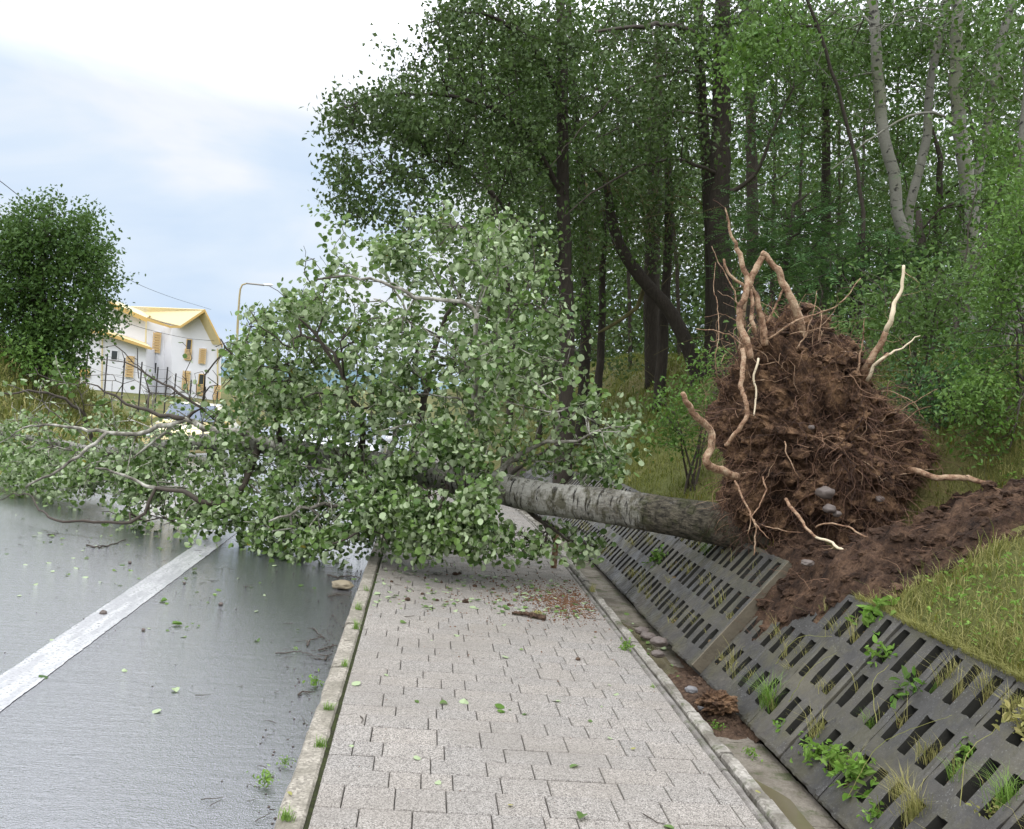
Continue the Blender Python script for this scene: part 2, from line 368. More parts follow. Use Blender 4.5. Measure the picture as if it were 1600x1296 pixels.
m.set(m.ramp(m.noise(v, 16, 6, 0.75), [(0.34, (0.075, 0.042, 0.026)), (0.45, (0.23, 0.13, 0.075)), (0.56, (0.38, 0.26, 0.165)), (0.68, (0.55, 0.42, 0.28))]), 0.75, 0.3); m.bump(m.noise(v, 70, 4), 0.6, 0.012); M['root'] = m.m
M['peeled'] = simple('peeled_root_wood', (0.66, 0.55, 0.38), 0.6, 0.2, 20, 0.2)
m = NM('root_hair'); g = m.n('ShaderNodeNewGeometry'); m.set(m.ramp(g.outputs['Random Per Island'], [(0.0, (0.035, 0.018, 0.012)), (0.65, (0.11, 0.055, 0.033)), (0.93, (0.20, 0.11, 0.065)), (1.0, (0.38, 0.23, 0.14))]), 0.85); M['hair'] = m.m
M['l_fallen'] = leaf_mat('silver_poplar_leaf', (0.034, 0.080, 0.017), (0.19, 0.29, 0.08), (0.36, 0.44, 0.25), 0.18, 0.42, 0.003, 2.2)
M['l_dark'] = leaf_mat('dark_poplar_leaf', (0.020, 0.048, 0.011), (0.085, 0.140, 0.030), (0.090, 0.132, 0.050), 0.17, 0.5, 0.0, 0.35)
M['l_mid'] = leaf_mat('mid_green_leaf', (0.028, 0.068, 0.011), (0.098, 0.172, 0.030), (0.12, 0.20, 0.06), 0.2, 0.5, 0.0, 0.4)
M['l_blue'] = leaf_mat('bluish_robinia_leaf', (0.028, 0.090, 0.026), (0.080, 0.160, 0.045), (0.09, 0.18, 0.07), 0.2, 0.5, 0.0, 0.5)
M['l_bright'] = leaf_mat('bright_shrub_leaf', (0.055, 0.145, 0.014), (0.132, 0.222, 0.040), (0.13, 0.22, 0.06), 0.25, 0.48, 0.0, 1.5)
M['l_walnut'] = leaf_mat('deep_green_leaf', (0.024, 0.064, 0.012), (0.085, 0.160, 0.028), (0.08, 0.14, 0.04), 0.22, 0.5, 0.0, 0.5)
M['grass'] = leaf_mat('bank_grass', (0.12, 0.14, 0.035), (0.38, 0.32, 0.12), (0.26, 0.25, 0.08), 0.25, 0.6, 0.06, 3.0)
M['grass_far'] = leaf_mat('slope_grass', (0.085, 0.115, 0.022), (0.21, 0.20, 0.05), (0.15, 0.16, 0.04), 0.25, 0.7, 0.08, 0.8)
M['weed'] = leaf_mat('weed_leaf', (0.085, 0.19, 0.025), (0.22, 0.36, 0.06), (0.20, 0.32, 0.07), 0.3, 0.5, 0.0, 3)
M['straw'] = leaf_mat('straw_weed', (0.20, 0.24, 0.06), (0.44, 0.37, 0.15), (0.34, 0.31, 0.12), 0.25, 0.6, 0.0, 5)
M['litter'] = leaf_mat('dead_leaf_litter', (0.10, 0.055, 0.025), (0.30, 0.21, 0.11), (0.22, 0.16, 0.08), 0.1, 0.7, 0.0, 4)
M['wall'] = simple('white_render', (0.70, 0.70, 0.73), 0.8, 0.03, 2, 0.0)
M['yellow'] = simple('ochre_trim', (0.56, 0.37, 0.12), 0.6, 0.06, 4, 0.0)
M['roof'] = simple('cream_roof_sheet', (0.60, 0.50, 0.27), 0.55, 0.04, 2, 0.0)
M['shutter'] = simple('ochre_shutter', (0.60, 0.42, 0.20), 0.6, 0.08, 4, 0.0)
m = NM('window_glass'); m.set((0.04, 0.045, 0.05), 0.08, 0.7); M['glass'] = m.m
M['metal'] = simple('galvanised_metal', (0.33, 0.31, 0.28), 0.5, 0.15, 9, 0.0, 0.3)
M['rust'] = simple('weathered_pole', (0.42, 0.34, 0.17), 0.7, 0.25, 3, 0.1)
M['post'] = simple('dark_post', (0.035, 0.032, 0.032), 0.7, 0.2, 9, 0.0)
m = NM('white_car_paint'); m.set((0.80, 0.81, 0.84), 0.25, 0.5); m.b.inputs['Coat Weight'].default_value = 1.0; M['carw'] = m.m
m = NM('yellow_car_paint'); m.set((0.72, 0.60, 0.28), 0.25, 0.5); m.b.inputs['Coat Weight'].default_value = 1.0; M['cary'] = m.m
m = NM('tinted_glass'); m.set((0.05, 0.08, 0.13), 0.03, 1.0); M['cglass'] = m.m
M['rubber'] = simple('black_rubber', (0.02, 0.02, 0.02), 0.8, 0.1, 9, 0.0)
m = NM('headlight_lens'); m.set((0.75, 0.77, 0.8), 0.08, 0.8); M['lamp'] = m.m
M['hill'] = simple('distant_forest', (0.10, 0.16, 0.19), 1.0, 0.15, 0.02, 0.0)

# ------------------------------------------------------------------ ground, road, paving
TX, TZ = 2.50, 0.63                            # top edge of the lattice slope
def terr(X, Y):
    X = np.asarray(X, float); Y = np.asarray(Y, float); g = grade(Y)
    z = np.full(np.broadcast(X, Y).shape, -0.24) + g
    # bed under the lattice slabs
    sl = (X - 1.90) / (TX - 1.90)
    bed = -0.34 + 0.73 * np.clip(sl, 0, 1)
    z = np.where(X > 1.84, np.maximum(z, bed + g), z)
    top = TZ - 0.01 + g
    base = np.clip(X - 2.53, 0, None)
    rise = 0.66 * np.clip(base, 0, 2.7) + 0.10 * np.clip(base - 2.7, 0, 40)
    rise = np.where(base > 2.7, rise, 0.66 * base)
    und = 0.10 * np.sin(X * 1.9 + Y * 0.7) * np.sin(Y * 1.3 + 1) + 0.05 * np.sin(X * 4.1 - Y * 2.2)
    zb = top + rise * (1 + ss(12, 30, Y) * 0.25) - g * ss(0.3, 3, base) + und * ss(0.2, 1.4, base)
    z = np.where(X > TX + 0.025, zb, z)
    # pit torn open where the roots were
    d = np.hypot((X - 3.45) / 0.85, (Y - 6.25) / 0.75)
    z = z - np.where(X > 2.6, 0.42 * (1 - ss(0.35, 1.1, d)), 0)
    # left verge: a grassy hump beyond the road
    lx = -9.4 - X
    hump = 0.10 * ss(0, 0.6, lx) + 3.1 * ss(0.6, 6.2, lx) * ss(20, 32, Y) * (1 - ss(36, 46, Y)) + 0.3 * ss(2, 14, lx)
    z = np.where(X < -9.4, z + hump + 0.13, z)
    return z
def tz(x, y): return float(terr(x, y))
def tri_grid(xs, ys): 
    nx, ny = len(xs), len(ys)
    i = np.arange(nx - 1)[:, None]; j = np.arange(ny - 1)[None, :]
    a = i * ny + j
    return np.stack([a, a + ny, a + ny + 1, a + 1], -1).reshape(-1, 4)
xs = np.concatenate([[-1500, -600, -250, -120, -70, -50, -40, -34], np.arange(-30, -9, 0.7), [-9.4, -9.3, -6, -3, 0, 1.5], [1.84, 1.86], np.arange(1.9, 2.56, 0.06), np.arange(2.6, 6.4, 0.09), np.arange(6.6, 12, 0.4), np.arange(12, 40, 3), [60, 100, 250, 600, 1500]])
xs = np.unique(xs)
ys = np.concatenate([[-60, -20, -8, -3, 0], np.arange(1, 12, 0.12), np.arange(12.2, 26, 0.35), np.arange(26.5, 80, 1.2), [90, 120, 170, 260, 500, 1000, 2400]])
XX, YY = np.meshgrid(xs, ys, indexing='ij'); ZZ = terr(XX, YY)
near = (XX > 2.6) & (YY < 30) & (XX < 12)
for i, j in zip(*np.where(near)): ZZ[i, j] += 0.05 * fbm(XX[i, j], YY[i, j], 0, 3, 2.2) * min(1, (XX[i, j] - 2.6) * 3)
ZZ = np.where(YY > 120, ZZ - 0.02 * (YY - 120) ** 0.8, ZZ)
gnd = build('ground', np.stack([XX, YY, ZZ], -1).reshape(-1, 3), [tri_grid(xs, ys)], M['verge'], smooth=True); tag(gnd, kind='structure')

def strip(name, x0, x1, z, m, y0=-6, y1=95, n=120, jag=None):
    y = np.concatenate([np.linspace(y0, 14, 60), np.linspace(14.5, y1, n)])
    V = []
    for t in y: V += [(x0, t, z + float(grade(t))), (x1, t, z + float(grade(t)))]
    k = np.arange(len(y) - 1) * 2
    o = build(name, V, [np.stack([k, k + 1, k + 3, k + 2], -1)], m); tag(o, kind='structure'); return o
strip('road', -9.45, -0.41, -0.08, M['asphalt'])
ym = np.concatenate([np.arange(-2, 11, .02), np.arange(11, 60, .5)]); gm = grade(ym) - 0.0755
el_ = np.array([fbm(t, 0, 0, 3, 3) * .004 + fbm(t, 4, 0, 2, 22) * .009 for t in ym]); er_ = np.array([fbm(t, 9, 0, 3, 3) * .004 + fbm(t, 14, 0, 2, 22) * .009 for t in ym])
k = np.arange(len(ym) - 1) * 2
tag(build('road_marking', np.stack([np.stack([-2.072 + el_, ym, gm], -1), np.stack([-1.852 + er_, ym, gm], -1)], 1).reshape(-1, 3), [np.stack([k, k + 1, k + 3, k + 2], -1)], M['paint']), kind='structure')
strip('road_line', -6.1, -5.98, -0.0755, M['paint'], y0=14, y1=60)
strip('pavement_bed', -0.312, 1.47, -0.030, M['strip'])
# pavers: rows of uneven depth, blocks of uneven length
mb = MB(); y = -3.0; r_ = random.Random(3); prev = []
while y < 34:
    dpt = r_.choice([0.13, 0.14, 0.16, 0.16, 0.2, 0.2]); x = -0.295 - r_.choice([0, 0.07, .1]); g0 = float(grade(y + dpt / 2)); cur = []
    while x < 1.445:
        wd = r_.choice([0.13, 0.2, 0.2, 0.2, 0.27, 0.3]); x1 = min(x + wd, 1.449)
        for _t in range(8):
            if min([abs(x1 - q) for q in prev] + [9]) > 0.028: break
            x1 = min(x + r_.choice([0.13, 0.2, 0.2, 0.24, 0.27, 0.3]), 1.449)
        if 1.449 - x1 < 0.06: x1 = 1.449
        cur.append(x1)
        gp = 0.0017 + r_.random() * 0.0010; dz = r_.gauss(0, 0.0011)
        if x1 > -0.28: mb.box(max(x, -0.295) + gp, x1 - gp, y + 0.0021, y + dpt - 0.0021, -0.035 + g0, dz + g0, 0.0035)
        x = x1
    y += dpt; prev = [q for q in cur if q < 1.44]
tag(mb.build('sidewalk', M['paver'], uv=False), kind='structure')
# kerb stones, left
def rough_bar(mb, x0, x1, y0, y1, z0, z1, amp, step=0.03, nx=4, chip=0.0, seed=0):
    yv = np.arange(y0, y1 + 1e-6, step) if y0 < 12 else np.linspace(y0, y1, 5)
    if len(yv) < 2: yv = np.array([y0, y1])
    yv[-1] = y1
    prof = [(x0, z0), (x0, z1 - 0.012)] + [(x0 + 0.010 + (x1 - x0 - 0.020) * t, z1) for t in np.linspace(0, 1, nx)] + [(x1, z1 - 0.012), (x1, z0)]
    V = []
    for t in yv:
        g_ = float(grade(t))
        for i, (px_, pz_) in enumerate(prof):
            q = fbm(px_ * 3 + seed, t, pz_, 2, 14); q2 = fbm(px_ + seed, t + 9, pz_ * 2, 2, 3.5)
            inner = 0 < i < len(prof) - 1
            ch = -chip * max(0.0, q2 * 2.4 - 0.25) if inner else 0
            sgn = 1 if i >= len(prof) // 2 else -1
            V.append((px_ + (q * amp * 0.7 + ch * 0.6 * sgn if inner else 0), t, pz_ + g_ + (q * amp + ch if inner else 0)))
    n = len(prof); k = len(yv)
    i = np.arange(k - 1)[:, None]; j = np.arange(n - 1)[None, :]; a = i * n + j
    f = np.stack([a, a + 1, a + n + 1, a + n], -1).reshape(-1, 4)[:, ::-1]
    mb.add(V, [f, np.array([list(range(n))]), np.array([list(range((k - 1) * n, k * n))[::-1]])])
mb = MB(); y = -2.6
while y < 30:
    rough_bar(mb, -0.415 + r_.uniform(-.004, .004), -0.312, y, y + 0.99, -0.2, 0.004, 0.004, 0.03 if y < 9 else 0.2, 4, 0.012, y); y += 1.0
tag(mb.build('kerb', M['kerb'], uv=False), kind='structure')
strip('moss_joint', -0.3125, -0.294, -0.012, soil('joint_moss', (0.03, 0.03, 0.018), (0.045, 0.05, 0.02), (0.06, 0.08, 0.02), 30), y1=30)
mb = MB(); y = -2.0
while y < 30:
    L = 0.62; rough_bar(mb, 1.457, 1.497, y, y + L - 0.006, -0.15, -0.004, 0.002, 0.05 if y < 9 else 0.3, 2, 0.004, y + 3); y += L
tag(mb.build('kerb_edging', M['strip'], uv=False), kind='structure')
mb = MB(); y = -2.0
while y < 30:
    L = r_.uniform(0.5, 0.9); rough_bar(mb, 1.512 + r_.uniform(-.003, .006), 1.583 + r_.uniform(-.01, .006), y, y + L - 0.012, -0.25, 0.008 + r_.uniform(-.012, .004), 0.0035, 0.016 if y < 8 else 0.2, 7, 0.016, y + 5); y += L
tag(mb.build('kerb_crumbling', M['kerb2'], uv=False), kind='structure')
mb = MB(); y = -2
while y < 30:
    rough_bar(mb, 1.575, 1.96, y, y + 0.492, -0.3, -0.155 + r_.uniform(-.004, .004), 0.004, 0.06 if y < 9 else 0.25, 8, 0.004, y + 8); y += 0.5
tag(mb.build('gutter_channel', M['channel'], uv=False), kind='structure')
# shallow puddles in the channel
for (ya, yb, zz, nm) in ((2.0, 4.55, -0.146, 0), (5.9, 7.6, -0.146, 1)):
    yy = np.linspace(ya, yb, 60); V = []
    for t in yy:
        e_ = 0.03 * fbm(t, 1, 2, 3, 4) ; pin = 1 - ss(ya, ya + 0.25, t) ; pin = max(float(pin), float(ss(yb - 0.35, yb, t)))
        xm = 1.72; wl = 0.125 * (1 - 0.9 * pin)
        V += [(xm - wl - 0.01 + e_, t, zz), (xm + wl - 0.03 + 0.6 * e_, t, zz)]
    k = np.arange(59) * 2
    tag(build('puddle', V, [np.stack([k, k + 1, k + 3, k + 2], -1)], M['water']), kind='structure')

# ------------------------------------------------------------------ lattice slabs on the slope
SA = math.atan2(TZ + 0.10, TX - 1.90); SLEN = math.hypot(TZ + 0.10, TX - 1.90)
def slab_mesh(name, r):
    W, T = 0.466, 0.115
    us = [0, 0.045, 0.125, 0.192, 0.272, 0.339, 0.419, W]
    us = [0, 0.043, 0.113, 0.198, 0.268, 0.353, 0.423, W]
    vsx = [0, 0.045, 0.125, 0.30, 0.40, 0.60, 0.69, 0.905, SLEN]
    hu, hv = {1, 3, 5}, {2, 4, 6}
    def sub(a, n):
        o = []
        for p, q in zip(a[:-1], a[1:]): o += list(np.linspace(p, q, n, endpoint=False))
        return np.array(o + [a[-1]])
    n = 3; U, Vv = sub(us, n), sub(vsx, n); nu, nv = len(U), len(Vv)
    hole = np.zeros((nu - 1, nv - 1), bool)
    for a in hu:
        for b in hv: hole[a * n:(a + 1) * n, b * n:(b + 1) * n] = True
    G = np.zeros((nu, nv, 2, 3))
    for i in range(nu):
        for j in range(nv):
            jx, jy = r.gauss(0, 0.0022), r.gauss(0, 0.0022)
            edge = 0.006 * (i in (0, nu - 1)) + 0.006 * (j in (0, nv - 1))
            G[i, j, 0] = (U[i] + jx, Vv[j] + jy, 0.0 + r.gauss(0, 0.0012) - edge)
            G[i, j, 1] = (U[i] + jx, Vv[j] + jy, -T)
    V = G.reshape(-1, 3); idx = lambda i, j, k: (i * nv + j) * 2 + k
    f = []; wall = []
    solid = ~hole
    S = lambda i, j: 0 <= i < nu - 1 and 0 <= j < nv - 1 and solid[i, j]
    for i in range(nu - 1):
        for j in range(nv - 1):
            if not solid[i, j]: continue
            f.append([idx(i, j, 0), idx(i + 1, j, 0), idx(i + 1, j + 1, 0), idx(i, j + 1, 0)])
            f.append([idx(i, j, 1), idx(i, j + 1, 1), idx(i + 1, j + 1, 1), idx(i + 1, j, 1)])
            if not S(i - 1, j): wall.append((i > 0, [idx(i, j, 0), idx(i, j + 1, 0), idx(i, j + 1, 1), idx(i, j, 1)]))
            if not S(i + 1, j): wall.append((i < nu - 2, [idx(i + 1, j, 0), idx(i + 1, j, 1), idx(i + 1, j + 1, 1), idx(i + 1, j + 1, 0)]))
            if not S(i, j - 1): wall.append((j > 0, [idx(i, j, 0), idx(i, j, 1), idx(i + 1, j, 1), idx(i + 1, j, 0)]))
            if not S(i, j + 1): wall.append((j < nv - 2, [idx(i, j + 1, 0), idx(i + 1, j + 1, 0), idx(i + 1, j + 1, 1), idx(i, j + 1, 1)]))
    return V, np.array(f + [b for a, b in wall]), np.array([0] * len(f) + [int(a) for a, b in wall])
# local: u along the road (Y), v up the slope, n outwards
eu = np.array([0, 1.0, 0]); ev = np.array([math.cos(SA), 0, math.sin(SA)]); en = np.array([-math.sin(SA), 0, math.cos(SA)])
PITCH = 0.474; J0 = 6.08
slabs = []
protos = []
for q in range(4):
    V, f, mi_ = slab_mesh('lattice', random.Random(q)); protos.append((np.outer(V[:, 0], eu) + np.outer(V[:, 1], ev) + np.outer(V[:, 2], en), f, mi_))
lift = {0: (0.072, 0.016), 1: (0.055, 0.014), 2: (0.036, 0.012), 3: (0.016, 0.008)}
GL = 'concrete lattice slabs facing the slope beside the gutter'
for k in range(-9, 32):
    y0 = J0 + k * PITCH; V, f, mi_ = protos[k % 4]
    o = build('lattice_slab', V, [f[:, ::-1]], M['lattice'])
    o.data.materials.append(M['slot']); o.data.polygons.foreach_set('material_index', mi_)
    a, t = lift.get(k, (0, 0))
    pos_ = np.array([1.90, y0, -0.10 + float(grade(y0))]) + en * (a if a else rng.normal() * 0.004)
    o.location = pos_
    o.rotation_euler = (rng.normal() * 0.004 - (t * 1.6 if a else 0), rng.normal() * 0.006, rng.normal() * 0.004 + (0.03 if k == 0 else 0))
    lab = 'dark weathered concrete lattice slab with nine slots, lying flush in the sloped row'
    if k == 0: lab = 'concrete lattice slab heaved up below the roots, its thick tan side edge exposed'
    elif k == 1: lab = 'raised concrete lattice slab just beyond the one whose tan edge is exposed'
    elif k == -1: lab = 'concrete lattice slab at the foot of the exposed tan edge, grass tuft at its base'
    elif k == 2: lab = 'slightly lifted lattice slab directly below the butt of the fallen trunk'
    tag(o, lab, 'lattice slab', GL)
    if k == 0:
        # the raw, soil-stained side of the lifted slab
        Vq = []
        mbs = MB(); d = 0.009
        c0 = [(-d, 0.01, -0.004), (-d, SLEN - 0.01, -0.004), (-d, SLEN - 0.01, -0.118), (-d, 0.01, -0.118)]
        pts = np.array([eu * a_ + ev * b_ + en * c_ for a_, b_, c_ in c0]); mbs.prism(pts, eu * 0.02)
        mbs.build('side_edge', M['lattice_side'], o)

# dark earth showing in the slots
V = []
for t in np.concatenate([np.arange(-2, 12, .25), np.arange(12, 30, 1)]):
    g_ = float(grade(t)); V += [(1.84, t, -0.30 + g_), (2.0, t, float(terr(1.9, t)) + .012 + .122), (2.49, t, float(terr(2.49, t)) + .008)]
n_ = len(V) // 3; k = np.arange(n_ - 1) * 3
V = np.array(V); V[1::3, 2] = [float(terr(2.0, t)) + .008 for t in V[1::3, 1]]
bed = build('slope_bed', V, [np.vstack([np.stack([k, k + 1, k + 4, k + 3], -1), np.stack([k + 1, k + 2, k + 5, k + 4], -1)])], soil('slot_soil', (0.012, 0.009, 0.006), (0.03, 0.022, 0.014), (0.055, 0.042, 0.024), 12)); tag(bed, kind='structure')

# ------------------------------------------------------------------ leaves
def leaf_template(kind):
    if kind == 'round':
        v = [(0, 0, 0), (-.30, .12, .05), (-.50, .45, .07), (-.36, .82, .03), (0, 1.02, -.05), (.36, .82, .03), (.50, .45, .07), (.30, .12, .05)]
        f5 = [[0, 4, 3, 2, 1], [0, 7, 6, 5, 4]]
    elif kind == 'oval':
        v = [(0, 0, 0), (-.26, .35, .05), (-.20, .75, .03), (0, 1.0, -.08), (.20, .75, .03), (.26, .35, .05)]; f5 = [[0, 3, 2, 1], [0, 5, 4, 3]]
    elif kind == 'diamond':
        v = [(0, 0, 0), (-.36, .5, .08), (0, 1.0, -.05), (.36, .5, .08)]; f5 = [[0, 2, 1], [0, 3, 2]]
    v = np.array(v); v[:, 1] -= 0.0
    return v, np.array(f5)
def leaves(mbuf, C, size, kind, flat=0.0, up=0.5, droop=0.3, out=None):
    """C: (N,3) leaf bases. normals random, biased to up and (optionally) outwards"""
    T, Fx = leaf_template(kind); N = len(C)
    if N == 0: return
    n = rng.normal(size=(N, 3)); n /= np.linalg.norm(n, axis=1)[:, None]
    n[:, 2] += up
    if out is not None: n += out
    flip = rng.random(N) < flat; n[flip] *= -1
    n /= np.linalg.norm(n, axis=1)[:, None] + 1e-9
    d = rng.normal(size=(N, 3)); d[:, 2] -= droop * 2
    d -= n * (d * n).sum(1)[:, None]; d /= np.linalg.norm(d, axis=1)[:, None] + 1e-9
    s_ = np.cross(d, n)
    sz = size * (0.42 + 0.85 * rng.random(N) ** 0.8); curl = rng.normal(size=N) * 1.5 + 1.4; asp = rng.uniform(.72, 1.1, N)
    V = C[:, None, :] + sz[:, None, None] * (T[None, :, 0, None] * asp[:, None, None] * s_[:, None, :] + T[None, :, 1, None] * d[:, None, :] + (T[None, :, 2] * curl[:, None])[..., None] * n[:, None, :])
    m_ = len(T); f = (np.arange(N) * m_)[:, None, None] + Fx[None]
    mbuf.add(V.reshape(-1, 3), [f.reshape(-1, Fx.shape[1])])

# ------------------------------------------------------------------ tree growing
class Grow:
    """attractor points are joined one by one to the nearest part of the skeleton"""
    def __init__(s, cap=60000):
        s.p = np.zeros((cap, 3)); s.par = np.full(cap, -1); s.n = 0; s.r = np.zeros(cap); s.ord = np.zeros(cap, int); s.len = np.zeros(cap); s.lim = np.zeros(cap, int); s.tip = []; s.ok = np.ones(cap, bool)
    def path(s, pts, rad=None, par=-1, lim=0, order=0, ok=True):
        ids = []
        for i, q in enumerate(pts):
            a = s.n; s.p[a] = q[:3]; s.par[a] = par; s.r[a] = rad[i] if rad is not None else 0; s.lim[a] = lim; s.ord[a] = order
            s.len[a] = (s.len[par] + np.linalg.norm(s.p[a] - s.p[par])) if par >= 0 else 0; s.ok[a] = ok
            par = a; s.n += 1; ids.append(a)
        return ids
    def nearest(s, q): return int(np.argmin(((s.p[:s.n] - q) ** 2).sum(1)))
    def attach(s, A, step=0.22, jit=0.25, sag=0.0, lenw=0.12, maxd=9):
        A = np.asarray(A); base = s.p[:s.n]
        d0 = np.array([np.min(((base - a) ** 2).sum(1)) for a in A]) ** .5
        for a in A[np.argsort(d0 + rng.random(len(A)) * 0.4)]:
            P_ = s.p[:s.n]; dv = a - P_; dist = np.sqrt((dv ** 2).sum(1))
            par = s.par[:s.n]; pp = P_ - s.p[np.maximum(par, 0)]; pl = np.linalg.norm(pp, axis=1) + 1e-6
            cosv = (dv * pp).sum(1) / (dist * pl + 1e-6)
            cost = dist * (1 + 0.35 * (1 - cosv)) + lenw * s.len[:s.n] + np.where(s.ok[:s.n], 0, 1e6)
            j = int(np.argmin(cost)); D = dist[j]
            if D > maxd: continue
            k = max(1, int(D / step)); t = np.arange(1, k + 1) / k
            pd = pp[j] / pl[j] if par[j] >= 0 else dv[j] / (D + 1e-6)
            ctrl = P_[j] + pd * D * 0.35 + rng.normal(size=3) * D * 0.08 + np.array([0, 0, sag * D])
            q = ((1 - t) ** 2)[:, None] * P_[j] + (2 * t * (1 - t))[:, None] * ctrl + (t ** 2)[:, None] * a
            if k > 1: q[:-1] += rng.normal(size=(k - 1, 3)) * step * jit * 0.35
            ids = s.path(q, None, j, s.lim[j], s.ord[j] + 1); s.tip.append(ids[-1])
    def finish(s, rt=0.004, ex=0.42, scale=1.0):
        n = s.n; cnt = np.zeros(n)
        has = np.zeros(n, bool); has[s.par[:n][s.par[:n] >= 0]] = True
        cnt[~has] = 1
        for i in range(n - 1, 0, -1):
            if s.par[i] >= 0: cnt[s.par[i]] += cnt[i]
        rr = rt * np.maximum(cnt, 1) ** ex * scale
        s.r[:n] = np.where(s.r[:n] > 0, s.r[:n], rr)
        for i in range(n):                      # never thicker than the parent
            p_ = s.par[i]
            if p_ >= 0 and s.r[i] > s.r[p_] * 0.95 and s.ord[i] > s.ord[p_]: s.r[i] = s.r[p_] * 0.8
            elif p_ >= 0 and s.r[i] > s.r[p_]: s.r[i] = s.r[p_]
        s.cnt = cnt
    def chains(s):
        n = s.n; kids = {}
        for i in range(n):
            if s.par[i] >= 0: kids.setdefault(int(s.par[i]), []).append(i)
        done = []; stack = [(i, -1) for i in range(n) if s.par[i] < 0]
        while stack:
            a, b = stack.pop(); ch = ([b] if b >= 0 else []) + [a]; o0 = s.ord[a]
            while a in kids:
                ks = sorted(kids[a], key=lambda q: (s.ord[q] != s.ord[a], -s.cnt[q])); nx = ks[0]
                for q in ks[1:]: stack.append((q, a))
                ch.append(nx); a = nx
            done.append((ch, b))
        return done
    def wood(s, minr=0.0, sel=None, kf=None):
        for ch, b in s.chains():
            rr = s.r[ch].copy()
            if b >= 0: rr[0] = min(rr[0], rr[1] * 1.25) if len(rr) > 1 else rr[0]
            yield ch, s.p[ch], rr, (b < 0)
def sides(r): return 3 if r < 0.006 else 4 if r < 0.012 else 6 if r < 0.03 else 9 if r < 0.08 else 14

def ell_pts(ells, n, Yf):
    """points inside ellipses drawn on the photograph, spread over a range of real distances"""
    wts = np.array([e[2] * e[3] * e[4] for e in ells], float); wts /= wts.sum(); out_ = []
    for e_, k in zip(ells, rng.multinomial(n, wts)):
        a = rng.random(k) * 2 * PI; r = np.sqrt(rng.random(k))
        x = e_[0] + e_[2] * r * np.cos(a); y = e_[1] + e_[3] * r * np.sin(a)
        for px_, py_ in zip(x, y): out_.append(P(px_, py_, Yf(px_, py_, e_)))
    return np.array(out_)

def soften(pts, f): return pts

# ------------------------------------------------------------------ the fallen tree
tr_px = [(1165, 824, 7.18), (1080, 812, 7.45), (1000, 799, 7.75), (920, 787, 8.0), (850, 779, 8.2), (760, 758, 8.55), (700, 748, 8.8), (640, 737, 9.05), (570, 722, 9.35), (500, 711, 9.65), (440, 699, 9.95), (370, 690, 10.3), (300, 692, 10.75), (240, 702, 11.2), (160, 706, 11.9), (80, 690, 12.6), (-10, 676, 13.4), (-90, 670, 14.1)]
TP = np.array([P(*q) for q in tr_px]); BASE = TP[0].copy()
root3 = np.array([2.62, 6.98, 0.86])
TPs = smooth_path(np.vstack([root3, TP]), 0.10)
tl = np.concatenate([[0], np.cumsum(np.linalg.norm(np.diff(TPs, axis=0), axis=1))]); TL = tl[-1]
trad = np.interp(tl, [0, 0.3, 0.7, 1.6, 3.0, 5, 7, 9, TL], [0.26, 0.18, 0.155, 0.142, 0.130, 0.105, 0.075, 0.045, 0.012])
def trunkY(px):
    q = np.array(tr_px)[::-1]; return float(np.interp(px, q[:, 0], q[:, 2]))
ft = thing('fallen_tree', 'uprooted poplar lying across the road and sidewalk, pale scarred trunk, silvery green leaves', 'tree', (BASE[0], BASE[1], 0))
FO = np.array([BASE[0], BASE[1], 0.0])
G = Grow()
tid = G.path(TPs, trad, lim=0)
for i in tid[:38]: G.ok[i] = False                    # no twigs on the clean lower stem
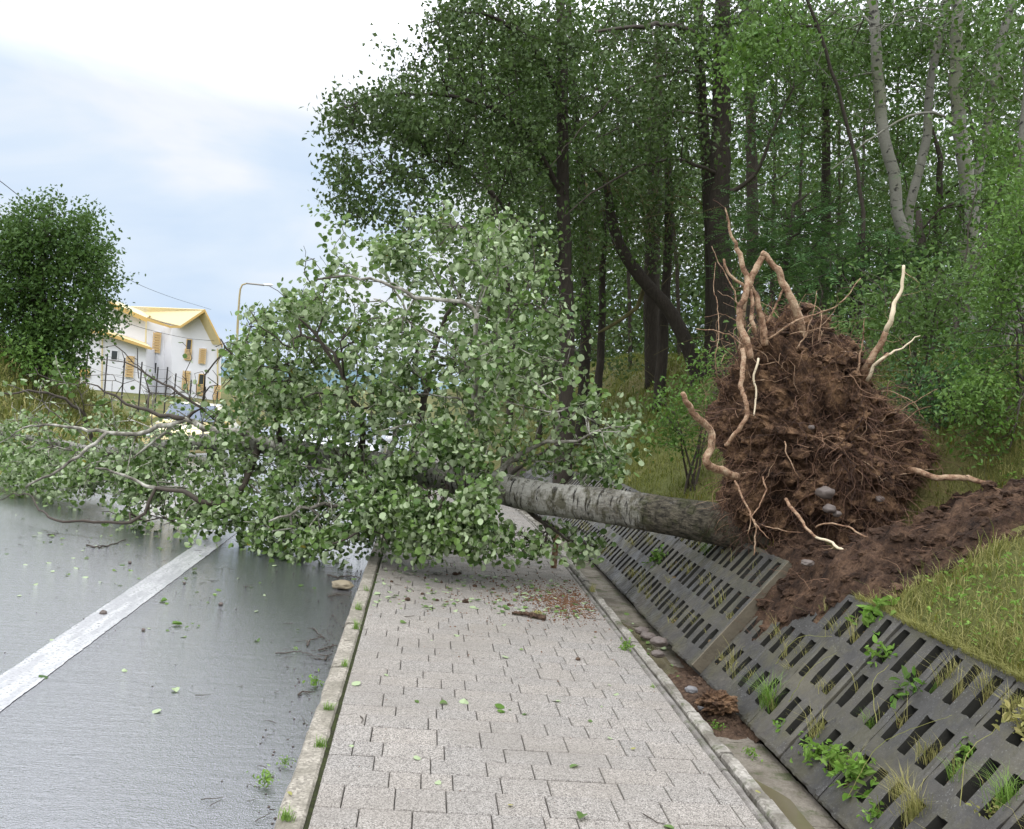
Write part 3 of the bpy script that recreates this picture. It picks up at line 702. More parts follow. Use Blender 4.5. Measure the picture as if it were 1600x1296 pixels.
limb_px = [
 [(760, 745, 8.6), (800, 722, 8.5), (833, 698, 8.4), (858, 689, 8.35), (905, 689, 8.3), (935, 672, 8.3)],
 [(700, 745, 8.8), (735, 640, 8.5), (745, 560, 8.4), (739, 480, 8.4), (697, 470, 8.35), (654, 462, 8.3), (595, 441, 8.3), (544, 433, 8.2), (495, 437, 8.2)],
 [(640, 735, 9.05), (660, 640, 9.2), (680, 540, 9.3), (720, 450, 9.2), (740, 380, 9.1), (700, 335, 9.1)],
 [(570, 720, 9.35), (560, 640, 9.0), (520, 560, 8.9), (470, 500, 8.8), (440, 480, 8.8)],
 [(600, 728, 9.2), (640, 620, 10.0), (650, 520, 10.3), (600, 420, 10.4)],
 [(557, 745, 9.3), (557, 778, 8.9), (520, 786, 8.8), (472, 795, 8.8), (420, 815, 8.75)],
 [(520, 715, 9.6), (455, 705, 9.7), (394, 679, 9.9), (320, 668, 10.1), (290, 655, 10.2), (265, 665, 10.2), (212, 674, 10.2), (165, 679, 10.1), (150, 691, 10.1), (109, 722, 10.0), (66, 747, 9.95), (40, 762, 9.95)],
 [(290, 655, 10.2), (250, 645, 10.25), (212, 638, 10.3), (180, 622, 10.3), (150, 606, 10.3), (132, 598, 10.3)],
 [(290, 655, 10.22), (303, 645, 10.3), (313, 635, 10.3), (280, 615, 10.3), (240, 590, 10.4), (190, 566, 10.4), (160, 562, 10.5)],
 [(165, 679, 10.1), (140, 671, 10.2), (100, 666, 10.3), (60, 664, 10.4), (25, 678, 10.5), (-10, 696, 10.6)],
 [(400, 698, 10.1), (380, 760, 9.6), (341, 788, 9.4), (312, 782, 9.4), (281, 769, 9.4), (244, 763, 9.5), (195, 745, 9.6), (150, 732, 9.7)],
 [(244, 763, 9.5), (225, 800, 9.45), (205, 818, 9.45), (150, 815, 9.5), (90, 812, 9.55), (60, 795, 9.8), (48, 772, 10.0), (20, 776, 10.2), (-20, 785, 10.3)],
 [(440, 700, 9.95), (430, 640, 9.6), (400, 590, 9.5), (370, 560, 9.4), (345, 530, 9.3)],
 [(700, 750, 8.75), (690, 800, 8.3), (720, 840, 8.0), (780, 850, 7.9)],
 [(640, 740, 9.0), (600, 790, 8.6), (560, 830, 8.35), (520, 850, 8.3)],
 [(800, 770, 8.4), (850, 820, 8.3), (900, 850, 8.2), (930, 855, 8.2)],
 [(150, 700, 12.0), (125, 640, 11.8), (60, 613, 11.5), (0, 617, 11.3), (-40, 620, 11.2)],
 [(780, 750, 8.5), (860, 700, 9.0), (930, 690, 9.3), (960, 660, 9.4)],
 [(740, 560, 8.4), (790, 500, 8.6), (830, 440, 8.8), (836, 400, 8.9), (825, 350, 9.0)],
]
limb_r = [0.030, 0.036, 0.040, 0.032, 0.036, 0.034, 0.046, 0.026, 0.018, 0.018, 0.042, 0.017, 0.028, 0.028, 0.032, 0.022, 0.026, 0.022, 0.014]
bare = {7, 8, 9, 11, 16}
for li, (pp_, r0) in enumerate(zip(limb_px, limb_r)):
    q = np.array([P(*a) for a in pp_]); j = G.nearest(q[0])
    q = np.vstack([G.p[j], q[1:]]) if np.linalg.norm(G.p[j] - q[0]) < 0.5 else np.vstack([G.p[j], q])
    s_ = smooth_path(q, 0.09, 0.013)[1:]
    t = np.linspace(0, 1, len(s_)); G.path(s_, r0 * (1 - 0.78 * t), j, lim=li + 1, order=1)
ells = [  # px, py, rx, ry, weight, depth offset range
 (700, 400, 100, 60, .65, -.6, .9), (640, 365, 40, 40, .35, -.3, .6), (560, 470, 110, 60, .48, -.8, .9), (500, 415, 32, 22, .6, -.9, -.3), (770, 470, 80, 90, .42, -.7, .8), (860, 480, 18, 35, .5, -.2, .5), (360, 545, 26, 22, .6, -.8, .2), (310, 600, 40, 26, .6, -.8, .2), (392, 505, 18, 22, .5, -.8, .1),
 (470, 500, 60, 45, .9, -.8, .5), (430, 555, 70, 50, 1.1, -.8, .8), (600, 590, 200, 95, 1.1, -1.0, 1.0), (430, 640, 90, 60, 1.2, -.9, .8), (800, 620, 80, 90, .45, -.6, .9), (860, 560, 45, 60, .2, -.3, .9),
 (950, 690, 42, 50, 1.1, .1, .9), (890, 650, 45, 35, .5, .0, .8), (850, 710, 90, 28, .6, .15, .9),
 (560, 700, 170, 50, 1.0, -.9, -.2), (650, 700, 90, 45, .9, -.9, -.3), (730, 720, 50, 40, 1.1, -.8, -.3), (520, 750, 130, 40, 1.1, -.9, -.3), (640, 790, 120, 40, 1.2, -1.1, -.5), (330, 690, 120, 45, 1.2, -.9, .5), (130, 690, 150, 50, 1.1, -1.3, .6), (30, 700, 60, 55, 1.3, -1.0, .5), (120, 745, 160, 36, 1.3, -1.7, -.5), (280, 780, 110, 34, 1.3, -1.3, -.5), (210, 620, 60, 30, .45, -.9, .2), (260, 735, 200, 38, .9, -1.1, .2), (60, 740, 90, 28, .8, -1.6, -.2),
 (350, 810, 150, 36, 1.35, -1.1, -.3), (550, 815, 170, 48, 1.55, -1.1, -.3), (690, 820, 130, 44, 1.1, -1.0, -.4), (640, 850, 60, 18, .7, -1.0, -.7), (880, 845, 60, 32, 1.1, .0, .5), (800, 850, 60, 28, 1.0, -.7, .1), (720, 760, 60, 40, .9, -1.0, -.5), (180, 800, 90, 14, .7, -2.2, -1.4), (250, 830, 60, 18, 1.0, -1.7, -1.2), (470, 850, 60, 14, 1.1, -1.2, -.8), (120, 590, 40, 20, .3, -1.0, .0), (740, 350, 60, 22, .8, -.3, .3),
]
A = ell_pts(ells, 2900, lambda px_, py_, e_: trunkY(px_) + rng.uniform(e_[5], e_[6]))
px_, py_ = proj(A)
keep = (A[:, 2] > 0.03)
ytr = np.interp(px_, np.array(tr_px)[::-1][:, 0], np.array(tr_px)[::-1][:, 1])
tY = np.array([trunkY(q) for q in px_])
keep &= ~((px_ > 765) & (A[:, 1] < tY + 0.25) & (abs(py_ - ytr) < 48))
rnd_ = rng.random(len(A))
keep &= ~((px_ > 380) & (px_ <= 500) & (A[:, 1] < tY + .4) & (abs(py_ - np.interp(px_, [380, 500], [682, 706])) < 20) & (rnd_ < .8))
keep &= ~((px_ > 275) & (px_ <= 345) & (A[:, 1] < tY + .4) & (abs(py_ - 702) < 14) & (rnd_ < .8))
keep &= ~((px_ > 60) & (px_ <= 290) & (A[:, 1] < 10.4) & (abs(py_ - np.interp(px_, [60, 165, 290], [745, 680, 656])) < 12) & (rnd_ < .7))
keep &= ~((px_ > 636) & (px_ <= 705) & (A[:, 1] < tY + 0.1) & (py_ > ytr - 20) & (py_ < ytr + 16))
keep &= ~((px_ > 570) & (px_ <= 605) & (A[:, 1] < tY + 0.1) & (py_ > ytr - 40) & (py_ < ytr + 5))
A = A[keep]; A[:, 2] = np.maximum(A[:, 2], np.where(A[:, 0] < -0.42, 0.0, 0.06))
G.attach(A, 0.14, 0.6, 0.05, 0.05, 3.0)
nleaf = len(G.tip)
B_ = ell_pts([(180, 630, 170, 50, 1, -1.1, .4), (120, 770, 150, 45, 1, -1.3, -.3), (60, 690, 90, 60, .8, -1, .4), (380, 620, 90, 60, .5, -.8, .4), (620, 560, 220, 130, .35, -1, .6), (480, 760, 170, 70, .5, -1.1, -.2)], 420, lambda px_, py_, e_: trunkY(px_) + rng.uniform(e_[5], e_[6]))
B_ = B_[B_[:, 2] > .03]; G.attach(B_, 0.12, 0.8, 0.05, 0.02, 3.0); del G.tip[nleaf:]
shoots = [((640, 420, 9.0), (615, 385, 8.8)), ((700, 380, 9.1), (690, 322, 9.0)), ((740, 380, 9.1), (770, 328, 9.0)), ((560, 440, 8.6), (520, 392, 8.4)), ((520, 440, 8.4), (478, 408, 8.2)), ((470, 480, 8.6), (446, 472, 8.4)), ((430, 520, 8.9), (400, 500, 8.7)), ((400, 560, 9.0), (368, 540, 8.8)), ((370, 600, 9.2), (345, 575, 9.0)), ((390, 600, 9.2), (355, 590, 9.0)), ((600, 400, 9.3), (585, 372, 9.2)), ((820, 440, 8.8), (862, 400, 8.9)), ((830, 500, 8.8), (872, 478, 8.9)), ((840, 560, 8.8), (890, 545, 9.0)), ((880, 650, 8.7), (940, 612, 8.8)), ((940, 680, 9.2), (992, 655, 9.3)), ((790, 400, 8.9), (812, 340, 9.0)), ((660, 350, 9.1), (640, 318, 9.0)), ((60, 640, 11), (8, 600, 10.8)), ((120, 620, 11), (90, 575, 10.8)), ((200, 600, 10.5), (215, 545, 10.4)), ((130, 600, 10.4), (60, 585, 10.2)), ((230, 590, 10.4), (180, 540, 10.3)), ((300, 620, 10.2), (300, 560, 10.1))]
for a_, b_ in shoots:
    p0, p1 = P(*a_), P(*b_); j = G.nearest(p0); ln = np.array([G.p[j], p0 * .5 + p1 * .5 + rng.normal(size=3) * .04, p1]); q_ = smooth_path(ln, .09, .012)[1:]; ids_ = G.path(q_, None, j, G.lim[j], 2); G.tip += [ids_[-1], ids_[max(0, len(ids_) - 3)], ids_[len(ids_) // 2]]
    for _ in range(4): e_ = q_[rng.integers(len(q_) // 2, len(q_))] + rng.normal(size=3) * .10; G.attach(e_[None], .08, .5, 0, 0, 2)
G.finish(0.0040, 0.38)
trunk = MB(); limbs = {}; 
for ch, pts, rr, isroot in G.wood():
    L = int(G.lim[ch[-1]])
    if isroot: trunk.tube(pts, rr * (1 + 0.07 * np.array([fbm(*p_, 2, 3.0) for p_ in pts])), 32, rough=0.020)
    else: limbs.setdefault(L, MB()).tube(pts, rr, sides(rr[0]))
trunk.build('trunk', M['poplar'], ft, FO, True)
# a few torn branch collars on the stem
for L, b_ in sorted(limbs.items()):
    b_.build('branch', M['branch'] if L in (5, 6, 7, 10, 11, 0, 1, 2) else M['twig'], ft, FO, True)
# leaves on every thin twig
ids = np.arange(G.n); thin = ids[(G.cnt <= 4) & (G.ord[:G.n] >= 2)]
tips = np.array(G.tip)
C = []
for i in tips:
    c = G.p[i]; bx, by = proj(c); bx, by = float(bx[0]), float(by[0])
    if rng.random() < (0.42 if (bx < 360 and by < 680) or (bx < 260 and by > 760) else 0.12): continue
    if fbm(c[0], c[1], c[2], 2, 2.2) < (-0.02 if by < 600 else -0.07): continue
    k = rng.integers(15, 36); ax = rng.normal(size=3); ax /= np.linalg.norm(ax); sp = rng.uniform(.05, .10)
    C.append(c + rng.normal(size=(k, 3)) * sp * 0.8 + rng.normal(size=(k, 1)) * ax * sp + np.array([0, 0, -0.04]))
for i in thin:
    if rng.random() < 0.75: continue
    k = rng.integers(2, 6); C.append(G.p[i] + rng.normal(size=(k, 3)) * 0.05 + np.array([0, 0, -0.02]))
C = np.vstack(C)
C[:, 2] = np.maximum(C[:, 2], np.where(C[:, 0] < -0.42, -0.06, 0.02) + grade(C[:, 1]) * 0)
lx, ly = proj(C); ltY = np.array([trunkY(q) for q in lx]); lyt = np.interp(lx, np.array(tr_px)[::-1][:, 0], np.array(tr_px)[::-1][:, 1])
rc_ = rng.random(len(C))
drop = (ly > 886) | ((lx > 600) & (lx < 860) & (ly > 868) & (rc_ < .5)) | ((lx > 135) & (lx < 352) & (ly < 622) & (rc_ < .88)) | ((lx < 135) & (ly < 640) & (rc_ < .75)) | ((lx > 335) & (lx < 440) & (ly < 470))
C = C[~drop & ~((lx > 790) & (C[:, 1] < ltY + 0.2) & (abs(ly - lyt) < 36))]
fm = MB(); leaves(fm, C, 0.054, 'round', 0.24, 0.5, 0.5)
fm.build('foliage', M['l_fallen'], ft, FO, uv=False)
print('fallen leaves', len(C), 'nodes', G.n)

# root plate: a rugged mass of soil, its outline taken in the plane facing the camera
rp_px = [(1160, 560), (1163, 520), (1185, 500), (1215, 508), (1240, 498), (1262, 492), (1282, 502), (1290, 530), (1312, 556), (1332, 590), (1358, 608), (1375, 632), (1400, 648), (1420, 662), (1432, 685), (1445, 715), (1440, 745), (1422, 775), (1430, 810), (1410, 850), (1380, 880), (1330, 900), (1290, 912), (1250, 900), (1215, 888), (1178, 862), (1158, 815), (1142, 775), (1130, 735), (1112, 690), (1112, 640), (1128, 595)]
RC = P(1285, 715, 6.95); nrmv = (EYE - RC); nrmv[2] *= 0.3; nrmv = nrmv / np.linalg.norm(nrmv)
tw = np.array([0.35, 0.0, 0.0]); nrmv = nrmv + tw; nrmv /= np.linalg.norm(nrmv)
bd = np.array([P(a, b, 6.95) for a, b in rp_px]) - RC
NA, NR = 220, 70
ang = np.arctan2(bd[:, 2], bd[:, 0]); rad_ = np.hypot(bd[:, 0], bd[:, 2]); o_ = np.argsort(ang)
ag = np.linspace(-PI, PI, NA, endpoint=False); rb = np.interp(ag, np.r_[ang[o_] - 2 * PI, ang[o_], ang[o_] + 2 * PI], np.r_[rad_[o_], rad_[o_], rad_[o_]])
V = []; sf = math.sqrt
def rp_point(a_i, t):                           # t 0..1 front dome, 1..2 back dome
    r = rb[a_i]; tt = t if t <= 1 else 2 - t; s_ = math.sin(tt * PI / 2); dep = math.cos(tt * PI / 2)
    q = RC + np.array([math.cos(ag[a_i]) * r * s_, 0, math.sin(ag[a_i]) * r * s_])
    front = 0.46 if t <= 1 else -0.42
    return q + np.array([nrmv[0], nrmv[1], 0.12]) * (front * dep ** 0.8 if dep > 0 else 0)
tt = np.linspace(0.0, 2.0, NR)
for t in tt:
    for i in range(NA):
        q = rp_point(i, t); dirv = q - RC; dirv /= np.linalg.norm(dirv) + 1e-6
        nz = -0.02 + 0.20 * fbm(*q, 2, 2.2) + 0.17 * fbm(*(q + 5), 3, 5.5) + 0.085 * fbm(*(q + 9), 2, 14.0) + 0.045 * fbm(*(q + 3), 2, 34)
        rid = -0.17 * max(0, fbm(*(q + 21), 2, 5.0) * 2 - 0.35)
        V.append(q + dirv * (nz * 1.15 + rid))
V = np.array(V)
i = np.arange(NR - 1)[:, None]; j = np.arange(NA)[None, :]; j2 = (j + 1) % NA
f = np.stack([i * NA + j, i * NA + j2, (i + 1) * NA + j2, (i + 1) * NA + j], -1).reshape(-1, 4)
mb = MB(); mb.add(V, [f])
def ico(sub=1):
    t = (1 + 5 ** .5) / 2
    v = np.array([(-1, t, 0), (1, t, 0), (-1, -t, 0), (1, -t, 0), (0, -1, t), (0, 1, t), (0, -1, -t), (0, 1, -t), (t, 0, -1), (t, 0, 1), (-t, 0, -1), (-t, 0, 1)], float); v /= np.linalg.norm(v[0])
    f = [(0, 11, 5), (0, 5, 1), (0, 1, 7), (0, 7, 10), (0, 10, 11), (1, 5, 9), (5, 11, 4), (11, 10, 2), (10, 7, 6), (7, 1, 8), (3, 9, 4), (3, 4, 2), (3, 2, 6), (3, 6, 8), (3, 8, 9), (4, 9, 5), (2, 4, 11), (6, 2, 10), (8, 6, 7), (9, 8, 1)]
    for _ in range(sub):
        v = list(map(tuple, v)); mid = {}; nf = []
        def m_(a, b):
            k = (min(a, b), max(a, b))
            if k not in mid: q = (np.array(v[a]) + np.array(v[b])); q /= np.linalg.norm(q); mid[k] = len(v); v.append(tuple(q))
            return mid[k]
        for a, b, c in f:
            x, y_, z = m_(a, b), m_(b, c), m_(c, a); nf += [(a, x, z), (b, y_, x), (c, z, y_), (x, y_, z)]
        v, f = np.array(v), nf
    return np.array(v), np.array(f)
I1, I2, I3 = ico(1), ico(2), ico(3)
def lump(c, s_, ic=I1, amp=0.25, seed=0.0, fr=1.6):
    v, f = ic; d = np.array([1 + amp * fbm(*(p_ * 1.0 + seed), 2, fr) * 2 for p_ in v]); 
    return v * d[:, None] * np.asarray(s_) + np.asarray(c), f
front = V[:NA * (NR // 2)]
for k in range(1100):
    c = front[rng.integers(len(front))]; s_ = (0.008 + 0.045 * rng.random() ** 2.2) * np.array([1, 1, 0.8]); mb.add(*[(lambda a: (a[0], [a[1]]))(lump(c, s_, I1, 0.5, k * 1.7))][0])
soilo = mb.build('root_plate', M['soil'], ft, FO, False, uv=False)
# matted root hairs
hb = MB(); cen = RC
def hair(p0, d0, L, r0, n=7, grav=0.5, curl=0.5):
    q = [p0]; d = d0 / (np.linalg.norm(d0) + 1e-9)
    for _ in range(n):
        d = d + rng.normal(size=3) * curl * 0.45 + np.array([0, 0, -grav * 0.16]); d /= np.linalg.norm(d); q.append(q[-1] + d * L / n)
    hb.tube(q, np.linspace(r0, r0 * 0.35, n + 1), 3, cap=False)
for k in range(2100):
    c = front[rng.integers(len(front))]; d = (c - RC); d /= np.linalg.norm(d)
    tang = np.cross(d, rng.normal(size=3)); hair(c + d * 0.012, tang * 0.8 + d * rng.uniform(-.05, .8) - [0, 0, .5], rng.uniform(0.06, 0.34), rng.uniform(0.0009, 0.0024))
edge_i = [i_ for i_ in range(NA)]
for k in range(1500):
    t = rng.integers(int(NR * 0.38), int(NR * 0.56)); c = V[t * NA + rng.integers(NA)]; d = (c - RC); d /= np.linalg.norm(d)
    hair(c, d + rng.normal(size=3) * 0.5, rng.uniform(0.08, 0.28), rng.uniform(0.001, 0.003), 8, 0.9)
for k in range(170):                              # longer strings
    c = front[rng.integers(len(front))]; d = (c - RC); d /= np.linalg.norm(d)
    hair(c, d * 0.7 + rng.normal(size=3) * 0.5, rng.uniform(0.25, 0.6), rng.uniform(0.002, 0.0042), 14, 0.8, 0.7)
tan_ = MB()
for k in range(100):
    if k < 60: c = P(rng.uniform(1125, 1290), rng.uniform(470, 600), 6.6 + rng.uniform(-.1, .2)); d = np.r_[rng.normal(size=2) * .8, 1.0]
    else: c = front[rng.integers(len(front))]; d = (c - RC) / np.linalg.norm(c - RC) * .6 + rng.normal(size=3) * .7
    if k < 60 and not (c[2] < RC[2] + .95): continue
    L = rng.uniform(.15, .5); q = [c]; d /= np.linalg.norm(d); r0 = rng.uniform(.0016, .0045)
    for _ in range(10): d = d + rng.normal(size=3) * .28 + [0, 0, -.05]; d /= np.linalg.norm(d); q.append(q[-1] + d * L / 10)
    tan_.tube(q, np.linspace(r0, r0 * .35, 11), 4, cap=False)
tag(tan_.build('fine_roots', M['root'], soilo, FO, uv=False), kind='stuff')
tag(hb.build('root_hairs', M['hair'], soilo, (0, 0, 0), uv=False), kind='stuff')
[setattr(o_, 'location', tuple(-FO)) for o_ in soilo.children if o_.name.startswith('root_hairs')]
# the thick and thin roots, traced
R_ = [  # path px, depth, radii, peeled?
 ([(1250, 535, 6.75), (1262, 560, 6.7), (1253, 520, 6.65), (1246, 490, 6.62), (1228, 450, 6.6), (1218, 425, 6.6), (1198, 400, 6.6), (1190, 396, 6.6)], (.05, .030), 0),
 ([(1197, 396, 6.6), (1180, 422, 6.6), (1170, 448, 6.6), (1162, 470, 6.6), (1158, 500, 6.62), (1160, 545, 6.65)], (.030, .040), 0),
 ([(1172, 560, 6.5), (1166, 530, 6.5), (1155, 500, 6.55), (1156, 478, 6.55), (1166, 450, 6.55), (1168, 435, 6.6), (1158, 405, 6.6), (1150, 388, 6.6)], (.040, .024), 0),
 ([(1150, 388, 6.6), (1142, 370, 6.6), (1139, 348, 6.6), (1133, 325, 6.6)], (.020, .006), 0),
 ([(1164, 448, 6.6), (1150, 438, 6.6), (1140, 430, 6.6), (1134, 420, 6.6), (1131, 405, 6.6)], (.018, .012), 0),
 ([(1195, 540, 6.6), (1192, 505, 6.6), (1186, 485, 6.6), (1181, 460, 6.62), (1172, 445, 6.62)], (.040, .022), 0),
 ([(1180, 520, 6.55), (1174, 500, 6.55), (1176, 475, 6.57), (1172, 452, 6.6), (1166, 440, 6.6)], (.024, .016), 0),
 ([(1160, 545, 6.5), (1159, 590, 6.42), (1163, 620, 6.36), (1168, 648, 6.33), (1158, 665, 6.33), (1145, 680, 6.33), (1133, 697, 6.36)], (.026, .020), 0),
 ([(1150, 745, 6.5), (1128, 735, 6.35), (1108, 728, 6.25), (1102, 720, 6.22), (1112, 700, 6.25), (1112, 675, 6.25), (1098, 660, 6.2), (1082, 645, 6.15), (1070, 625, 6.1), (1066, 614, 6.1)], (.045, .026), 0),
 ([(1112, 672, 6.25), (1103, 662, 6.2), (1092, 655, 6.2)], (.014, .008), 0),
 ([(1350, 600, 6.7), (1352, 585, 6.65), (1358, 565, 6.6), (1372, 545, 6.58), (1380, 530, 6.55), (1390, 505, 6.5), (1396, 480, 6.5), (1408, 455, 6.5), (1412, 415, 6.5)], (.042, .016), 1),
 ([(1355, 595, 6.6), (1365, 572, 6.55), (1375, 562, 6.5), (1392, 552, 6.5), (1410, 545, 6.5), (1425, 533, 6.5), (1438, 525, 6.5)], (.020, .005), 1),
 ([(1368, 570, 6.55), (1380, 560, 6.5), (1388, 553, 6.5)], (.020, .018), 0),
 ([(1335, 590, 6.6), (1343, 555, 6.6), (1349, 530, 6.6), (1351, 498, 6.6)], (.014, .004), 0),
 ([(1200, 530, 6.5), (1230, 510, 6.4), (1262, 495, 6.4), (1300, 482, 6.4), (1325, 462, 6.4), (1345, 435, 6.4)], (.012, .004), 0),
 ([(1198, 505, 6.6), (1207, 488, 6.6), (1218, 466, 6.6), (1224, 452, 6.6)], (.014, .010), 0),
 ([(1160, 540, 6.4), (1140, 523, 6.35), (1115, 516, 6.3), (1088, 514, 6.3)], (.008, .004), 0),
 ([(1245, 545, 6.5), (1262, 520, 6.5), (1270, 492, 6.5), (1276, 455, 6.5)], (.009, .003), 0),
 ([(1420, 735, 6.5), (1450, 742, 6.35), (1490, 746, 6.25), (1520, 750, 6.2), (1542, 755, 6.15)], (.034, .024), 0),
 ([(1148, 752, 6.3), (1160, 780, 6.2), (1172, 800, 6.15), (1178, 815, 6.1), (1180, 840, 6.1), (1178, 868, 6.1)], (.012, .006), 0),
 ([(1192, 745, 6.25), (1198, 765, 6.2), (1188, 788, 6.15), (1175, 805, 6.1), (1168, 835, 6.1)], (.009, .004), 0),
 ([(1178, 812, 6.12), (1188, 828, 6.05), (1202, 842, 6.0)], (.007, .003), 0),
 ([(1228, 780, 6.2), (1242, 800, 6.05), (1258, 822, 5.95), (1275, 840, 5.85)], (.017, .013), 0),
 ([(1275, 840, 5.85), (1300, 848, 5.75), (1330, 862, 5.6), (1352, 872, 5.5), (1375, 864, 5.42), (1400, 866, 5.38), (1425, 872, 5.32), (1446, 884, 5.25)], (.012, .017), 1),
 ([(1275, 825, 5.9), (1300, 818, 5.8), (1325, 823, 5.7), (1350, 838, 5.6), (1380, 855, 5.5), (1400, 865, 5.4)], (.008, .008), 0),
 ([(1226, 690, 6.35), (1228, 705, 6.3), (1235, 720, 6.28), (1242, 738, 6.25), (1250, 748, 6.25)], (.007, .003), 0),
 ([(1178, 650, 6.35), (1182, 610, 6.4), (1178, 585, 6.4), (1185, 560, 6.4)], (.008, .012), 1),
 ([(1190, 820, 6.1), (1220, 828, 6.0), (1255, 833, 5.95)], (.005, .004), 0),
 ([(1385, 650, 6.6), (1410, 640, 6.5), (1435, 625, 6.4), (1465, 608, 6.4)], (.008, .003), 0),
 ([(1400, 665, 6.6), (1425, 648, 6.5), (1455, 635, 6.4)], (.007, .003), 0),
 ([(1130, 600, 6.7), (1118, 560, 6.5), (1120, 470, 6.55), (1118, 410, 6.6)], (.007, .003), 0),
 ([(1154, 478, 6.5), (1148, 455, 6.5), (1135, 432, 6.5), (1122, 410, 6.5), (1112, 385, 6.5)], (.009, .003), 0),
]
def peeled_tip(pts, rr, n=0.35):
    return int(len(pts) * n)
for path, (ra, rbb), peel in R_:
    w_ = [P(*a) for a in path]; w2 = [w_[0]]
    for a_, b_ in zip(w_[:-1], w_[1:]): L_ = np.linalg.norm(b_ - a_); w2 += [a_ * .6 + b_ * .4 + rng.normal(size=3) * L_ * .05, b_]
    q = smooth_path(w2, 0.024, 0.002); k = len(q)
    rr = np.linspace(ra, rbb, k) * (1 + 0.16 * np.array([fbm(*p_, 2, 7) for p_ in q]) + 0.10 * np.array([fbm(*p_, 2, 40) for p_ in q])) * 0.68
    b_ = MB()
    cut = int(k * 0.45) if peel and path[0][0] == 1350 else (0 if peel else k)
    if 2 < cut < k - 2:
        b_.tube(q[:cut + 1], rr[:cut + 1], 10, rough=0.05); ro = b_.build('root', M['root'], soilo, FO, True); ro.location = (0, 0, 0)
        b2 = MB(); b2.tube(q[cut:], rr[cut:] * 0.9, 10, rough=0.05); b2.build('root', M['peeled'], soilo, FO, True)
    else:
        b_.tube(q, rr, 10 if ra > .01 else 6, rough=0.05); b_.build('root', M['peeled'] if peel else M['root'], soilo, FO, True)
    # side rootlets
    if ra > 0.011:
        sb = MB()
        for _ in range(int(3 + k * 0.14)):
            i_ = rng.integers(2, k - 1); d = rng.normal(size=3); d /= np.linalg.norm(d); pts = [q[i_]]
            L = rng.uniform(0.05, 0.26)
            for _s in range(7): d = d + rng.normal(size=3) * 0.35 + np.array([0, 0, -.05]); d /= np.linalg.norm(d); pts.append(pts[-1] + d * L / 7)
            r1 = rng.uniform(0.0012, 0.0032); sb.tube(pts, np.linspace(r1, r1 * 0.4, 8), 4, cap=False)
        tag(sb.build('rootlets', M['hair'] if not peel else M['root'], soilo, FO, uv=False), kind='stuff')
for (a, b, Yv, s_) in ((1290, 770, 6.30, .060), (1296, 795, 6.22, .042), (1308, 803, 6.22, .03), (1268, 668, 6.40, .022), (1375, 780, 6.36, .030)):
    v_, f_ = lump(P(a, b, Yv), (s_, s_, s_ * 0.75), I2, 0.18, a); build('stone', v_, [f_], M['stone'], soilo, FO, True)

# ------------------------------------------------------------------ torn-up soil and stones
def in_crater(x, y):
    d = np.hypot((x - 3.22) / 1.02, (y - 5.75) / 1.0) + 0.34 * fbm(x, y, 0, 4, 2.4)
    d2 = np.hypot((x - 2.78) / 0.66, (y - 5.95) / 0.95) + 0.2 * fbm(x + 4, y, 0, 3, 3.0)
    return min(d, d2)
gx = np.arange(2.12, 4.7, 0.024); gy = np.arange(4.75, 7.6, 0.024); Vs = np.zeros((len(gx), len(gy), 3))
for a, x in enumerate(gx):
    for b, y in enumerate(gy):
        d = in_crater(x, y); cov = 1 - float(ss(0.72, 1.06, d))
        zt = tz(max(x, 2.56), y) - max(0, 2.53 - x) * 1.217
        h_ = 0.085 * fbm(x, y, 1, 3, 8) + 0.055 * abs(fbm(x, y, 5, 2, 22)) + 0.13 * fbm(x, y, 3, 3, 3.2)
        Vs[a, b] = (x, y, zt + 0.055 * cov + h_ * cov - 0.12 * (1 - cov) - 0.02 * (x < 2.5) + 0.10 * math.exp(-((x - 2.75) ** 2 + (y - 5.6) ** 2) / 0.12))
mb = MB(); mb.add(Vs.reshape(-1, 3), [tri_grid(gx, gy)])
SV = Vs.reshape(-1, 3); top_ok = SV[[in_crater(p_[0], p_[1]) < 0.9 for p_ in SV]]
for k in range(1500):
    c = top_ok[rng.integers(len(top_ok))]; s_ = (0.005 + 0.042 * rng.random() ** 4); v_, f_ = lump(c, (s_, s_, s_ * .7), I1, 0.5, k * .9); mb.add(v_, [f_])
tag(mb.build('loose_soil', M['soil2'], uv=False), 'dark churned soil spilled around the root plate', kind='stuff')
hb = MB()
for k in range(800):
    c = top_ok[rng.integers(len(top_ok))]
    if c[0] > 3.3 and rng.random() < 0.6: continue
    hair(c + [0, 0, .01], rng.normal(size=3) * [1, 1, .3] + [0, 0, .3], rng.uniform(.05, .22), rng.uniform(.001, .002), 6, 0.4)
tag(hb.build('root_debris', M['hair'], uv=False), kind='stuff')

def solo(name, lab, cat, V, f, m, grp=None, smooth=True):
    c = V.mean(0); c = np.array([c[0], c[1], V[:, 2].min()]); o = build(name, V, [f], m, None, c, smooth); o.location = c; tag(o, lab, cat, grp); return o
st = [(1552, 855, 5.05, .055, 'grey stone half sunk at the crater rim, left of the largest rim stone'), (1586, 842, 5.1, .085, 'largest smooth grey stone on the crater rim by the frame edge'), (1520, 858, 5.1, .05, 'flattish brown stone at the left end of the crater rim stones'),
      (1440, 868, 5.35, .05, 'rounded stone below the peeled root tip in the dark soil'), (1462, 830, 5.6, .055, 'brown stone in the middle of the churned soil'), (1450, 842, 5.55, .045, 'smaller brown stone touching the middle soil stone'), (1515, 790, 5.9, .07, 'pale wet stone in the hollow under the lone horizontal root'),
      (1497, 865, 5.2, .028, 'small pale pebble just left of the crater rim stones'), (1262, 880, 5.75, .035, 'dull red stone on the soil above the lattice slab edge')]
